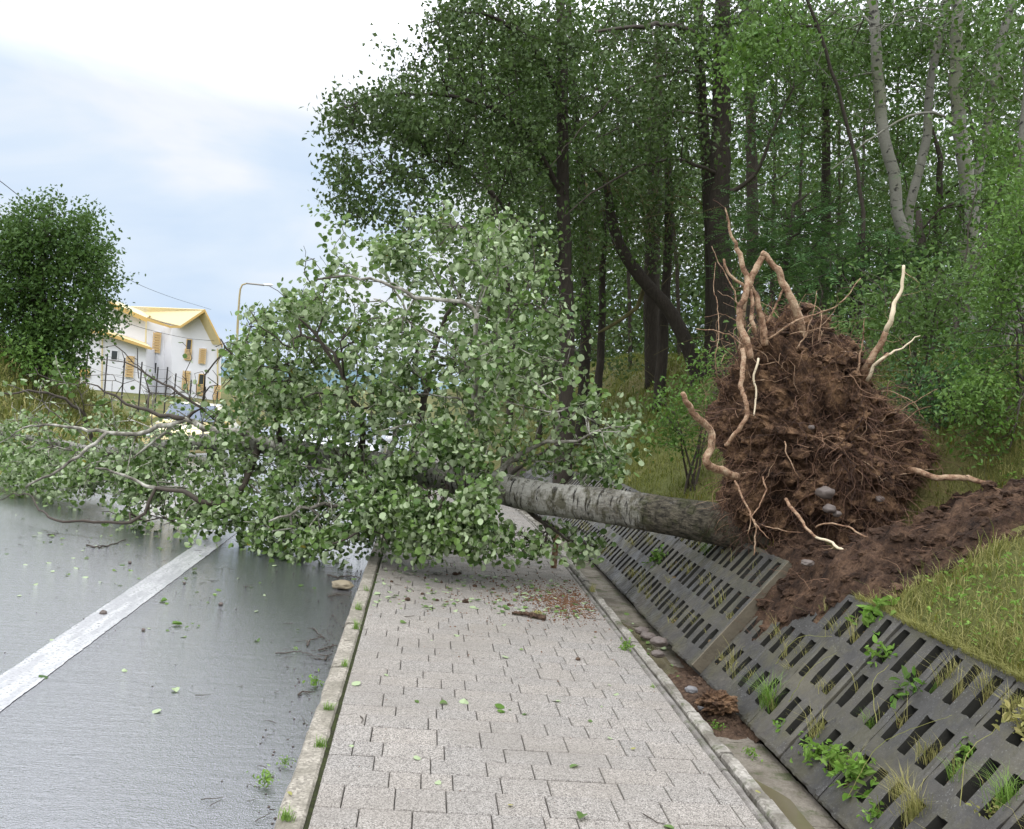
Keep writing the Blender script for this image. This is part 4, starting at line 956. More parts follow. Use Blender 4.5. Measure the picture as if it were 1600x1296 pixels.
for a, b, Yv, s_, lab in st:
    c = P(a, b, Yv); v_, f_ = lump(c, (s_ * 1.2, s_, s_ * 0.6), I3, 0.16, a * .1); solo('stone', lab, 'stone', v_, f_, M['stone_g' if a in (1586, 1552, 1515) else 'stone'], 'stones in and around the crater')
# stones and soil fallen into the gutter
mb = MB(); gx = np.arange(1.56, 2.12, 0.018); gy = np.arange(5.0, 6.75, 0.018); Vs = np.zeros((len(gx), len(gy), 3))
for a, x in enumerate(gx):
    for b, y in enumerate(gy):
        h_ = 0.10 * math.exp(-((x - 1.80) / .14) ** 2 - ((y - 5.35) / .26) ** 2) + 0.06 * math.exp(-((x - 1.84) / .18) ** 2 - ((y - 6.0) / .45) ** 2)
        h_ *= 1 + 0.5 * fbm(x, y, 0, 3, 12)
        Vs[a, b] = (x, y, -0.185 + max(0, (x - 1.9)) * 1.18 + h_ + 0.012 * fbm(x, y, 3, 2, 30))
mb.add(Vs.reshape(-1, 3), [tri_grid(gx, gy)])
SV2 = Vs.reshape(-1, 3); SV2 = SV2[SV2[:, 2] > -0.12 + np.clip(SV2[:, 0] - 1.9, 0, 9) * 1.18]
for k in range(420):
    c = SV2[rng.integers(len(SV2))]; s_ = rng.uniform(0.005, 0.017); v_, f_ = lump(c, (s_, s_, s_ * .7), I1, 0.5, k * .9); mb.add(v_, [f_])
tag(mb.build('spilled_soil', M['clod'], uv=False), 'reddish soil spilled into the gutter below the lifted slab', kind='stuff')
for a, b, z, s_, lab in [(1030, 1003, -.06, .055, 'largest rounded brown stone lying in the gutter'), (1012, 994, -.06, .045, 'reddish stone wedged behind the largest gutter stone'), (1003, 986, -.07, .045, 'dark flat stone farthest back of the gutter stones'), (1028, 1022, -.05, .040, 'dark stone on the crumbling kerb in front of the largest gutter stone'),
                     (1105, 1108, -.10, .045, 'smooth grey oval stone below the soil clod in the gutter'), (1080, 1078, -.02, .032, 'small grey stone beside the crumbling kerb')]:
    c = onz(a, b, z); v_, f_ = lump(c, (s_ * 1.2, s_, s_ * 0.65), I3, 0.14, a * .1); solo('stone', lab, 'stone', v_, f_, M['stone_g' if a in (1105, 1080) else 'stone'], 'stones in the gutter')
c = onz(1122, 1098, -.03); v_, f_ = lump(c, (.10, .08, .055), I3, 0.5, 3.3, 4); solo('soil_clod', 'shaggy dark brown soil clod lying in the gutter at the foot of the slabs', 'clod', v_, f_, M['soil'], None, False)
# clods and stones on the sidewalk and road
cl = [(727, 940, .022, 'dark round soil clod in the middle of the sidewalk'), (637, 937, .018, 'reddish clod left of the darkest sidewalk clod'), (742, 916, .017, 'rust brown clod near the leaves, right of centre'), (711, 897, .020, 'brown clod close under the fallen leaves'), (660, 928, .012, 'small dark clod left of centre'), (612, 909, .012, 'orange clod near the left kerb'), (683, 938, .012, 'tiny flat clod beside the darkest clod'), (771, 921, .012, 'small brown clod right of the rust brown one'), (690, 910, .010, 'crumb of soil behind the small dark clod'), (795, 945, .013, 'rusty crumb above the mossy bark piece'), (903, 1030, .013, 'lone dark pebble on the right half of the sidewalk'), (718, 896, .012, 'small clod touching the brown clod by the leaves'), (664, 903, .010, 'tiny clod near the leaves left of centre')]
for a, b, s_, lab in cl:
    c = onz(a, b, s_ * .5); v_, f_ = lump(c, (s_ * 1.1, s_, s_ * .8), I2, 0.35, a * .3, 2.5); solo('soil_clod', lab, 'clod', v_, f_, M['clod'], 'clods scattered on the sidewalk', False)
for a, b, s_, lab in [(161, 958, .022, 'brown stone lying on the white road line'), (345, 944, .016, 'small dark stone on the wet road right of the line'), (224, 984, .012, 'tiny pebble on the wet road below the line'), (203, 879, .014, 'dark pebble on the road near the fallen leaves'), (288, 911, .012, 'dark pebble right of the white line')]:
    c = onz(a, b, -.07); v_, f_ = lump(c, (s_, s_, s_ * .8), I2, 0.3, a * .3, 2.5); solo('pebble', lab, 'stone', v_, f_, M['stone'], 'stones on the wet road')
c = onz(535, 914, -.045); v_, f_ = lump(c, (.085, .06, .038), I3, 0.16, 2.2); solo('stone', 'tan stone on the road against the left kerb', 'stone', v_, f_, simple('tan_stone', (0.24, 0.20, 0.13), 0.6, 0.3, 12, 0.3))
# crumbs: uncountable
mb = MB()
def crumb(n, cx, cy_, sx, sy, z, sm, sM):
    for k in range(n):
        x, y = rng.normal(cx, sx), rng.normal(cy_, sy)
        if not (-0.3 < x < 1.44 if z == 0 else x < -0.42): continue
        s_ = rng.uniform(sm, sM); v_, f_ = lump((x, y, z + s_ * .3 + float(grade(y))), (s_, s_, s_ * .7), I1 if s_ > .008 else ico0, 0.5, k * .9); mb.add(v_, [f_])
ico0 = ico(0)
crumb(420, 1.25, 7.5, .16, .30, 0, .002, .010); crumb(260, 0.6, 7.4, .45, .9, 0, .0015, .007); crumb(160, .5, 5, .6, 1.6, 0, .001, .0035)
crumb(1500, 1.22, 7.45, .15, .28, 0, .0015, .007); crumb(500, 1.05, 7.8, .30, .4, 0, .002, .009)
tag(mb.build('soil_crumbs', M['redsoil'], uv=False), 'reddish soil crumbs and grit strewn over the sidewalk', kind='stuff')
mb = MB(); crumb(260, -.50, 6, .07, 2.4, -.08, .002, .007); crumb(90, -1.5, 7, .9, 2, -.08, .002, .006)
tag(mb.build('road_grit', M['twig'], uv=False), 'dark grit along the wet road edge', kind='stuff')
# the mossy bark piece and its stick
b_ = MB(); q = smooth_path([onz(800, 958, .012), onz(818, 959, .02), onz(835, 962, .022), onz(852, 966, .018)], .01, .002); b_.tube(q, np.linspace(.010, .022, len(q)), 8, rough=.2)
bk = b_.build('bark_piece', M['clod'], None, (0, 0, 0), False, uv=False); tag(bk, 'mossy lump of bark with a short stick on the sidewalk', 'bark piece')
b_ = MB(); cc = onz(840, 957, .03); leaves(b_, cc + rng.normal(size=(60, 3)) * [.02, .015, .008], .018, 'diamond'); b_.build('moss', M['straw'], bk, uv=False)

# ------------------------------------------------------------------ twigs and loose leaves
def stick(pts, r, lab, grp='dead twigs on the wet road', m='twig', forks=2):
    b_ = MB(); q = smooth_path([onz(*p_) for p_ in pts], .02, .003); b_.tube(q, np.linspace(r, r * .45, len(q)), 6, rough=.08)
    for _ in range(forks):
        i_ = rng.integers(1, max(2, len(q) - 1)); d = rng.normal(size=3) * [1, 1, .15]; d[2] = abs(d[2]) * .5; d /= np.linalg.norm(d); L = rng.uniform(.03, .08)
        b_.tube([q[i_], q[i_] + d * L * .5 + rng.normal(size=3) * .004, q[i_] + d * L], [r * .6, r * .5, r * .3], 4)
    o = b_.build('twig', M[m], None, (0, 0, 0), True, uv=False); tag(o, lab, 'twig', grp)
Z = -.07
stick([(135, 852, Z), (155, 855, Z), (180, 849, Z), (197, 843, Z)], .008, 'long dark twig on the road left of the white line')
stick([(75, 836, Z), (92, 834, Z)], .007, 'short bent twig at the far left of the wet road')
stick([(512, 898, Z), (525, 902, Z), (545, 900, Z), (562, 903, -.03)], .007, 'forked twig lying behind the tan kerb stone', forks=4)
stick([(512, 933, Z), (530, 929, Z), (548, 932, Z)], .005, 'thin twig just in front of the tan kerb stone')
stick([(430, 1021, Z), (470, 1019, Z), (495, 1028, Z), (508, 1030, Z)], .004, 'longest thin twig reaching from the road towards the kerb')
stick([(480, 1009, Z), (485, 1000, Z), (498, 997, Z)], .006, 'hook shaped twig on the road by the kerb')
stick([(490, 982, Z), (498, 990, Z), (508, 998, Z)], .005, 'short diagonal twig above the hook shaped one')
stick([(498, 1016, Z), (510, 1012, Z), (520, 1008, Z)], .006, 'dark twig end touching the kerb beside the longest twig', forks=3)
stick([(508, 1031, Z), (512, 1024, Z), (519, 1022, Z)], .006, 'curled dark twig at the kerb foot')
stick([(466, 1086, Z), (475, 1080, Z), (484, 1083, Z)], .006, 'crooked twig beside the kerb midway down the road')
stick([(563, 1119, .006), (567, 1124, .006), (564, 1130, .006)], .003, 'tiny curled black twig on the sidewalk pavers', 'twigs on the sidewalk', forks=0)
stick([(1005, 1272, .006), (1025, 1284, .006), (1040, 1288, .006)], .003, 'thin dry stalk on the pavers near the right kerb', 'twigs on the sidewalk', forks=0)
def leaf_at(px__, py__, z, size, m, lab, n=1, grp='loose green leaves on the ground', kind='round', rise=.012):
    b_ = MB(); c = onz(px__, py__, z); C_ = c + rng.normal(size=(n, 3)) * [.022, .022, .003] * (n > 1) + [0, 0, .004]
    leaves(b_, C_, size, kind, 0, 3.0, .0)
    o = b_.build('fallen_leaf', M[m], None, (0, 0, 0), uv=False); v_ = o.data; tag(o, lab, 'leaf', grp); return o
leaf_at(283, 975, Z, .065, 'l_bright', 'bright green leaf standing on the wet road', 2)
leaf_at(300, 979, Z, .03, 'l_bright', 'small leaf on a stalk beside the bright standing leaf', 3)
leaf_at(262, 940, Z, .04, 'l_bright', 'leafy sprig on the road beside the white line', 5)
leaf_at(778, 1108, .004, .055, 'l_bright', 'pair of green leaves in the middle of the sidewalk', 2)
leaf_at(792, 1112, .004, .04, 'l_bright', 'narrow leaf right of the green pair on the sidewalk', 2, kind='oval')
leaf_at(912, 1274, .004, .045, 'l_fallen', 'pale green leaf near the bottom of the sidewalk', 1)
leaf_at(985, 1171, .004, .022, 'straw', 'small yellow leaf near the right edge of the sidewalk', 1, 'yellow leaf scraps')
leaf_at(801, 1260, .004, .02, 'straw', 'small yellow leaf low in the middle of the sidewalk', 1, 'yellow leaf scraps')
leaf_at(1180, 1238, .02, .035, 'straw', 'yellow leaf lying on the crumbling kerb', 1, 'yellow leaf scraps')
leaf_at(449, 1239, .012, .03, 'straw', 'pale yellow leaf on the left kerb', 1, 'yellow leaf scraps')
leaf_at(462, 985, Z, .03, 'l_bright', 'single small leaf on the road near the twigs', 1)

b_ = MB()
for (n_, x0, x1, y0, y1, z_) in ((150, -5.5, -.45, 7.2, 10.5, -.076), (240, -.3, 1.4, 6.9, 8.4, .004), (26, -.3, 1.4, 3.4, 6.6, .004), (30, -4, -.45, 4, 7.5, -.076), (30, 1.6, 1.85, 5.2, 8, -.14)):
    C_ = np.c_[rng.uniform(x0, x1, n_), rng.uniform(y0, y1, n_), np.full(n_, z_)]; C_[:, 2] += grade(C_[:, 1]); leaves(b_, C_, .042, 'round', .4, 4.0, 0)
tag(b_.build('scattered_leaves', M['l_fallen'], uv=False), 'torn leaves strewn around the fallen crown', kind='stuff')
b_ = MB()
for k in range(170):
    x, y = (rng.uniform(-5.2, -.5), rng.uniform(7.6, 10.5)) if k < 90 else (rng.normal(-.62, .12), rng.uniform(3.5, 8.5)) if k < 140 else (rng.uniform(-.2, 1.4), rng.uniform(6.6, 8.4))
    z_ = (-.074 if x < -.42 else .006); a_ = rng.uniform(0, PI); L = rng.uniform(.02, .11); r0 = rng.uniform(.0012, .003); q = [np.array([x, y, z_ + r0])]
    for _ in range(4): a_ += rng.normal() * .4; q.append(q[-1] + np.array([math.cos(a_), math.sin(a_), rng.normal() * .03]) * L / 4); q[-1][2] = max(q[-1][2], z_ + r0)
    b_.tube(q, np.linspace(r0, r0 * .5, 5), 4)
tag(b_.build('twig_litter', M['twig'], uv=False), 'small broken twigs littering road and sidewalk', kind='stuff')
# ------------------------------------------------------------------ weeds
def tuft(c, h, n, m, lab, grp, leafy=False, spread=.03, lean=(0, 0), name='weed'):
    b_ = MB(); c = np.asarray(c, float)
    if leafy:
        C_ = c + rng.normal(size=(n, 3)) * [spread, spread, h * .28] + [0, 0, h * .45]; C_[:, 2] = np.maximum(C_[:, 2], c[2]); leaves(b_, C_, h * .36, 'oval', 0, .9, .1)
        for _ in range(6): b_.tube([c, c + np.r_[rng.normal(size=2) * spread * .5, h * .5], c + np.r_[rng.normal(size=2) * spread, h * .9]], [.002, .0015, .001], 3)
    else: blades(b_, c + np.c_[rng.normal(size=(n, 2)) * spread * .5, np.zeros(n)], h, .0028, 1.0, lean)
    o = b_.build(name, M[m], None, (0, 0, 0), uv=False); tag(o, lab, 'weed', grp); return o
def blades(mbuf, C, h, wd, bend=1.0, lean=(0, 0)):
    N = len(C); a = rng.random(N) * 2 * PI; d = np.c_[np.cos(a), np.sin(a), np.zeros(N)]; s_ = np.c_[-np.sin(a), np.cos(a), np.zeros(N)]
    H = h * (0.32 + 1.05 * rng.random(N) ** 1.6); bd_ = bend * (0.25 + 0.6 * rng.random(N)); ln = np.r_[lean, 0]
    L = [C - s_ * wd * .5, C + s_ * wd * .5]
    m1 = C + d * (H * bd_ * .28)[:, None] + np.c_[np.zeros((N, 2)), H * .55] + ln * H[:, None] * .4
    L += [m1 + s_ * wd * .42, m1 - s_ * wd * .42]
    L += [C + d * (H * bd_)[:, None] + np.c_[np.zeros((N, 2)), H * (1.0 - .3 * bd_)] + ln * H[:, None]]
    V = np.stack(L, 1).reshape(-1, 3); k = np.arange(N) * 5
    mbuf.add(V, [np.stack([k, k + 1, k + 2, k + 3], -1), np.stack([k + 3, k + 2, k + 4], -1)])
GW = 'weeds growing out of the kerb joint'
for a, b, z, h, n, leafy, lab in [(573, 925, -.005, .06, 40, 0, 'small grass tuft farthest along the left kerb joint'), (560, 955, -.005, .07, 60, 0, 'green tuft in the left kerb joint beyond the thickest one'), (556, 985, -.005, .075, 110, 0, 'thickest grass tuft in the left kerb joint, above the twigs'), (538, 1043, -.005, .05, 90, 0, 'flat sprawling weed crossing the left kerb'), (491, 1072, -.07, .06, 50, 1, 'leafy weed at the road side foot of the kerb'), (512, 1112, -.005, .05, 80, 0, 'grass weed in the joint midway down the left kerb'), (500, 1168, -.005, .05, 90, 0, 'bright sprawling weed low on the left kerb joint'), (448, 1281, .005, .045, 90, 0, 'grass weed on the kerb at the bottom edge'), (413, 1226, -.07, .05, 60, 1, 'leafy sprig lying on the road against the kerb'), (445, 1195, -.07, .035, 40, 1, 'small weed at the kerb foot just above the leafy sprig'),
                         (978, 1015, .005, .06, 90, 1, 'grey green clump on the right kerb beside the gutter stones'), (1020, 1077, -.01, .04, 40, 0, 'small weed in the right kerb joint'), (1172, 1182, -.15, .045, 70, 1, 'low weed in the wet gutter'), (1120, 1142, -.15, .05, 60, 1, 'weed in the gutter below the soil clod'), (925, 925, .0, .07, 70, 0, 'straw coloured tuft at the end of the soil crumbs')]:
    tuft(onz(a, b, z), h, n, 'straw' if a == 925 else 'weed', lab, GW, bool(leafy), .022)
def on_slab(px__, py__):                         # ray to the slab plane
    d = ray(px__, py__); n_ = en; p0 = np.array([1.90, 0, -0.10]); return EYE + d * (((p0 - EYE) @ n_) / (d @ n_))
sw = [(1195, 1105, .17, 150, 0, 'l', 'largest grass tuft on the slabs, beside the foot of the lifted slab'), (1215, 1140, .06, 70, 1, 'w', 'round leafy weed just below the largest grass tuft'), (1268, 1183, .08, 90, 1, 'w', 'bright leafy weed in the lowest slot near the gutter'), (1300, 1190, .09, 90, 1, 'w', 'taller leafy weed right of the bright lowest one'), (1330, 1225, .11, 120, 1, 'w', 'bushy weed with orange stems low on the slabs'), (1355, 1280, .06, 110, 1, 'w', 'dense bright green cushion at the bottom edge'), (1422, 1275, .13, 150, 0, 's', 'pale grass tuft at the bottom edge right of the cushion'), (1400, 1240, .12, 60, 0, 's', 'thin dry grass above the pale bottom tuft'), (1490, 1215, .08, 90, 0, 'w', 'green grass spreading along a middle slot'), (1505, 1180, .07, 60, 1, 'w', 'small leafy weed above the spreading grass'), (1560, 1255, .12, 110, 0, 'w', 'green tuft near the lower right corner'), (1540, 1265, .06, 60, 1, 's', 'low yellowish weed beside the corner tuft'), (1408, 1095, .13, 34, 1, 'y', 'pale yellow green seedling with round leaves on the slabs'), (1372, 1030, .09, 60, 1, 'w', 'grey green rosette in the upper slots'), (1360, 975, .12, 60, 1, 'w', 'leafy stem in the topmost slots near the grass'), (1300, 990, .09, 70, 0, 's', 'straw tuft in the topmost row below the torn soil'), (1245, 1020, .10, 30, 0, 's', 'single dry stalks by the tan slab edge'), (1227, 1050, .07, 50, 0, 's', 'small straw weed in a middle slot left'), (1285, 1080, .08, 60, 0, 's', 'straw weed in a slot right of the middle'), (1480, 1060, .10, 70, 0, 's', 'yellowing grass in the upper right slots'), (1530, 1080, .11, 80, 0, 's', 'yellow grass fan in the upper slots near the right edge'), (1575, 1110, .10, 80, 0, 's', 'orange tinged grass in the slots at the right edge'), (1590, 1140, .09, 80, 1, 's', 'low straw plants below the orange tinged grass'), (1440, 1180, .09, 80, 0, 's', 'dry grass patch in the middle slots'), (1350, 1130, .07, 60, 0, 'w', 'small green grass in a middle slot'), (1270, 1150, .13, 60, 0, 's', 'tall thin grass beside the largest tuft'), (1140, 1050, .09, 60, 0, 's', 'straw tuft at the foot of the lifted slab'), (1075, 985, .07, 60, 0, 's', 'dry tuft with a brown leaf on the lifted slabs'), (1090, 945, .08, 70, 0, 'w', 'green weed in the middle of the lifted slabs'), (1045, 915, .08, 70, 0, 's', 'weed in the far slabs right of the bright plant'), (1022, 880, .12, 70, 1, 'b', 'bright green plant on the far slabs below the trunk'), (1000, 925, .08, 80, 0, 's', 'dry grass on the far slabs below the bright plant'), (985, 900, .09, 80, 0, 's', 'straw weeds in the farthest visible slots'), (985, 855, .10, 80, 0, 's', 'yellow grass at the top of the farthest slabs'), (1100, 865, .10, 80, 0, 'w', 'green weeds close under the fallen trunk'), (1200, 940, .07, 50, 0, 's', 'dry tuft on the heaved slab'), (1015, 970, .06, 60, 0, 'w', 'small weed at the gutter foot of the far slabs')]
for a, b, h, n, leafy, k, lab in sw:
    h *= 1.3; n = int(n * 1.6); c = on_slab(a, b) - en * .05; tuft(c, h, n, {'l': 'weed', 'w': 'weed', 's': 'straw', 'y': 'l_bright', 'b': 'l_bright'}[k], lab, 'weeds growing through the lattice slabs', bool(leafy), .028 if h < .1 else .045, (-.25, 0))
# litter and small growth lodged in the slots
b1, b2_ = MB(), MB(); slots = []
for k in range(-8, 14):
    y0 = J0 + k * PITCH; lf_ = lift.get(k, (0, 0))[0]
    for uc in (0.078, 0.233, 0.388):
        for (va, vb) in ((.125, .30), (.40, .60), (.69, .905)):
            if rng.random() < .85: slots.append((y0 + uc, va, vb, lf_))
for (yy, va, vb, lf_) in slots:
    n_ = rng.integers(3, 12); vv = va + (vb - va) * rng.random(n_) * .55
    C_ = np.array([1.90, 0, -.10]) + np.outer(yy + rng.normal(size=n_) * .016, eu) + np.outer(vv, ev) + en * (lf_ - rng.uniform(.02, .07)); C_[:, 2] += grade(C_[:, 1])
    leaves(b1, C_, .032, 'oval', .3, 1, .2)
    if rng.random() < .75: n2 = rng.integers(6, 34); blades(b2_, C_[0] + rng.normal(size=(n2, 3)) * [.016, .016, .004], rng.uniform(.05, .17), .003, 1.1, (-.3, 0))
tag(b1.build('leaf_litter', M['litter'], uv=False), 'dead leaf litter lodged in the lattice slots', kind='stuff')
tag(b2_.build('slot_grass', M['straw'], uv=False), 'thin grass sprouting in the lattice slots', kind='stuff')
# thin dry stalks leaning over the slabs
stp = [((1325, 1245), (1395, 1180), (1500, 1130), 'long dry stalk lying across the lower slabs'), ((1210, 1040), (1260, 1010), (1310, 1005), 'fine dry stalk near the tan slab edge'), ((1500, 1260), (1530, 1200), (1570, 1150), 'leaning stalk near the right edge'), ((1230, 1100), (1280, 1060), (1318, 1030), 'slanting dry stalk across the middle slots'), ((1370, 1130), (1380, 1080), (1400, 1050), 'upright fine stalk by the pale seedling')]
for a, b, c_, lab in stp:
    q = smooth_path([on_slab(*a), on_slab(*b) + en * .07, on_slab(*c_) + en * .05], .03, .002); b_ = MB(); b_.tube(q, np.linspace(.0022, .001, len(q)), 4); tag(b_.build('dry_stalk', M['straw'], None, (0, 0, 0), uv=False), lab, 'stalk', 'dry stalks over the slabs')

# ------------------------------------------------------------------ grass on the bank
def scatter_grass(name, n, x0, x1, y0, y1, h, wd, m, lab, dens=lambda x, y: 1.0):
    X = rng.uniform(x0, x1, n); Y = rng.uniform(y0, y1, n)
    nz = np.array([fbm(a, b, 0, 2, 1.6) for a, b in zip(X, Y)]); kp = rng.random(n) < np.clip(0.70 + nz * 2.0, .28, 1)
    kp &= np.array([in_crater(a, b) > 0.86 for a, b in zip(X, Y)]); X, Y, nz = X[kp], Y[kp], nz[kp]
    C_ = np.c_[X, Y, terr(X, Y) - .02]; b_ = MB(); blades(b_, C_, h, wd, 1.3)
    tag(b_.build(name, M[m], None, (0, 0, 0), uv=False), lab, kind='stuff')
scatter_grass('dry_grass', 30000, 2.50, 5.0, 2.6, 6.6, .12, .0035, 'straw', 'taller dry stalks among the bank grass')
scatter_grass('grass', 90000, 2.50, 5.0, 2.6, 6.6, .085, .0045, 'grass', 'short yellow green grass on the bank above the slabs')
scatter_grass('tall_grass', 14000, 2.52, 5.0, 2.6, 6.6, .17, .004, 'grass_far', 'taller greener grass clumps on the near bank')
scatter_grass('grass_slope', 70000, 2.5, 7.5, 6.6, 16, .12, .009, 'grass_far', 'rough grass on the bank behind the root plate')
scatter_grass('grass_rise', 26000, 2.5, 8, 16, 32, .20, .02, 'grass_far', 'rough grass on the rise below the trees')
scatter_grass('verge_straw', 22000, -30, -9.4, 22, 50, .45, .04, 'straw', 'dry straw coloured grass on the far left bank')
scatter_grass('verge_grass', 42000, -30, -9.4, 22, 50, .40, .045, 'grass_far', 'tall dry and green grass on the far left bank')
# ragged turf edge at the top of the slabs
b_ = MB(); n = 5000; Y = rng.uniform(2.6, 5.2, n); blades(b_, np.c_[2.49 + np.abs(rng.normal(size=n)) * .05, Y, np.full(n, TZ - .02)], .06, .004, 1.4, (-.5, 0)); tag(b_.build('edge_grass', M['grass'], uv=False), 'grass hanging over the top of the slabs', kind='stuff')
# low broad-leaved ground cover
b_ = MB(); n = 15000; X = rng.uniform(2.55, 4.8, n); Y = rng.uniform(3, 9.5, n); kp = np.array([fbm(a, b, 3, 2, 1.3) > .08 and in_crater(a, b) > .88 for a, b in zip(X, Y)]); X, Y = X[kp], Y[kp]
leaves(b_, np.c_[X, Y, terr(X, Y) + rng.uniform(.0, .09, len(X))], .028, 'oval', 0, 1.6, 0); tag(b_.build('ground_cover', M['weed'], uv=False), 'low broad leaved herbs among the grass', kind='stuff')

# ------------------------------------------------------------------ shrubs and trees
def shrub(name, lab, ells_, n, Yc, dY, leaf, kind, m, k_leaf=14, spread=.13, base=None, grp='shrubs on the bank', wood='twig'):
    A_ = ell_pts(ells_, n, lambda a, b, e_: Yc + (e_[5] if len(e_) > 5 else 0) + rng.uniform(-dY, dY))
    g_ = terr(A_[:, 0], A_[:, 1]); A_ = A_[A_[:, 2] > g_ + .05]
    bx, by = (A_[:, 0].mean(), A_[:, 1].mean()) if base is None else base
    o3 = np.array([bx, by, tz(bx, by)]); t = thing(name, lab, 'shrub' if name != 'sapling' else 'sapling', o3, grp)
    Gs = Grow(20000)
    for k in range(5):
        tgt = A_[rng.integers(len(A_))]; q = smooth_path([o3 + rng.normal(size=3) * [.08, .08, 0] - [0, 0, .05], o3 * .55 + tgt * .45 + [0, 0, .25], tgt], .15, .01); Gs.path(q, np.linspace(.016, .004, len(q)))
    Gs.attach(A_, .16, .4, .06, .1, 5); Gs.finish(.0022, .42)
    wb = MB()
    for ch, pts, rr, _ in Gs.wood(): wb.tube(pts, rr, sides(rr[0]), cap=False)
    wb.build('stem', M[wood], t, o3, True, uv=False)
    tp = Gs.p[np.array(Gs.tip)]; tp = tp[np.array([fbm(a[0] * 1.6, a[1] * 1.6, a[2] * 2.0, 2, 1.3) > -.10 for a in tp])]; C_ = np.repeat(tp, k_leaf, 0); C_ = C_ + rng.normal(size=C_.shape) * [spread, spread, spread * .8]
    C_ = C_[C_[:, 2] > terr(C_[:, 0], C_[:, 1])]
    lb = MB(); leaves(lb, C_, leaf, kind, .12, .9, .35); lb.build('foliage', M[m], t, o3, uv=False); return t

def pinnate(mbuf, C, L, leaf):
    """compound leaves: a rib with paired leaflets"""
    N = len(C); a = rng.random(N) * 2 * PI; d = np.c_[np.cos(a), np.sin(a), rng.uniform(-.45, .25, N)]; d /= np.linalg.norm(d, axis=1)[:, None]
    up = np.c_[rng.normal(size=(N, 2)) * .25, np.ones(N)]; s_ = np.cross(d, up); s_ /= np.linalg.norm(s_, axis=1)[:, None]; n_ = np.cross(s_, d)
    P_ = []; D_ = []; 
    for k in range(6):
        t = .2 + .8 * k / 5
        b_ = C + d * (L * t) - np.c_[np.zeros((N, 2)), np.full(N, L * .22 * t * t)]
        for sg in (-1, 1): P_.append(b_); D_.append(s_ * sg + d * .35)
    Bp = np.vstack(P_); Dd = np.vstack(D_); Nn = np.tile(n_, (12, 1)); Dd /= np.linalg.norm(Dd, axis=1)[:, None]; Sd = np.cross(Dd, Nn)
    T = np.array([(0, 0, 0), (-.2, .45, .03), (0, 1, -.08), (.2, .45, .03)]); m_ = len(Bp); sz = leaf * rng.uniform(.7, 1.2, m_)
    V = Bp[:, None] + sz[:, None, None] * (T[None, :, 0, None] * Sd[:, None] + T[None, :, 1, None] * Dd[:, None] + T[None, :, 2, None] * Nn[:, None])
    k = np.arange(m_) * 4; mbuf.add(V.reshape(-1, 3), [np.vstack([np.stack([k, k + 2, k + 1], -1), np.stack([k, k + 3, k + 2], -1)])])

def tree(name, lab, path, rads, ells_, n, dY, leaf, kind, m, bark, k_leaf=16, spread=.22, extra=None, grp='trees standing on the bank', dead=0, step=.3, lenw=.06, wood=None, rt=.004, extra_limbs=(), flip=.2, twigmat=None, maxd=7):
    """path: px, py, Y down from the root to the top; crowns beyond the frame come from extra world-space blobs"""
    q = np.array([P(*a) for a in path]); q0 = q[0].copy(); q0[2] = min(q0[2], tz(q0[0], q0[1])) - .1
    if q[0][2] > q0[2] + .05: q = np.vstack([q0, q])
    s_ = smooth_path(q, .25, .008); r = np.interp(np.linspace(0, 1, len(s_)), np.linspace(0, 1, len(rads)), rads)
    o3 = np.array([q0[0], q0[1], q0[2] + .1]); t = thing(name, lab, 'tree', o3, grp)
    Gt = Grow(); idt = Gt.path(s_, r)
    for lp, lr in extra_limbs:
        ql = np.array([P(*a) for a in lp]); j = Gt.nearest(ql[0]); sl_ = smooth_path(np.vstack([Gt.p[j], ql[1:]]), .2, .012)[1:]; Gt.path(sl_, np.linspace(lr[0], lr[1], len(sl_)), j, order=1)
    A_ = [ell_pts(ells_, n, lambda a, b, e_: (e_[5] if len(e_) > 5 else path[-1][2]) + rng.uniform(-dY, dY))] if n else []
    for (c, rd, k) in (extra or ()):
        v_ = rng.normal(size=(k, 3)); v_ /= np.linalg.norm(v_, axis=1)[:, None]; A_.append(np.array(c) + v_ * np.array(rd) * (rng.random(k) ** (1 / 3))[:, None])
    A_ = np.vstack(A_); A_ = A_[A_[:, 2] > terr(A_[:, 0], A_[:, 1]) + .4]
    Gt.attach(A_, step, .4, .05, lenw, maxd)
    tipn = len(Gt.tip)
    if dead:                                    # bare, lichen-grown twigs low on the stem
        kk = rng.integers(2, max(3, int(len(idt) * .75)), dead); D_ = Gt.p[kk] + rng.normal(size=(dead, 3)) * [1.3, 1.0, .35] + [0, 0, .1]; n0 = len(Gt.tip); Gt.attach(D_, .2, .5, .05, .02, 4); del Gt.tip[n0:]
    Gt.finish(rt, .42)
    tb, wb = MB(), MB()
    for ch, pts, rr, isr in Gt.wood():
        if isr: tb.tube(pts, rr, 14, rough=.02)
        else: wb.tube(pts, rr, sides(rr[0] * .7), cap=False)
    tb.build('trunk', M[bark], t, o3, True)
    wb.build('branches', M[wood or bark], t, o3, True, uv=True)
    tp = Gt.p[np.array(Gt.tip)]; tp = tp[np.array([fbm(a[0] * .9, a[1] * .9, a[2] * 1.2, 2, 1.3) > -.09 for a in tp])]; C_ = np.repeat(tp, int(k_leaf * 1.3), 0); C_ = C_ + rng.normal(size=C_.shape) * [spread, spread, spread * .75]
    lb = MB()
    if kind == 'pinnate': pinnate(lb, C_[::6], leaf * 3.4, leaf)
    else: leaves(lb, C_, leaf, kind, flip, .5, .5)
    lb.build('crown', M[m], t, o3, uv=False); return t

def top(px__, Y, z, r, n): c = P(px__, 0, Y); return ((c[0], Y, z), r, n)
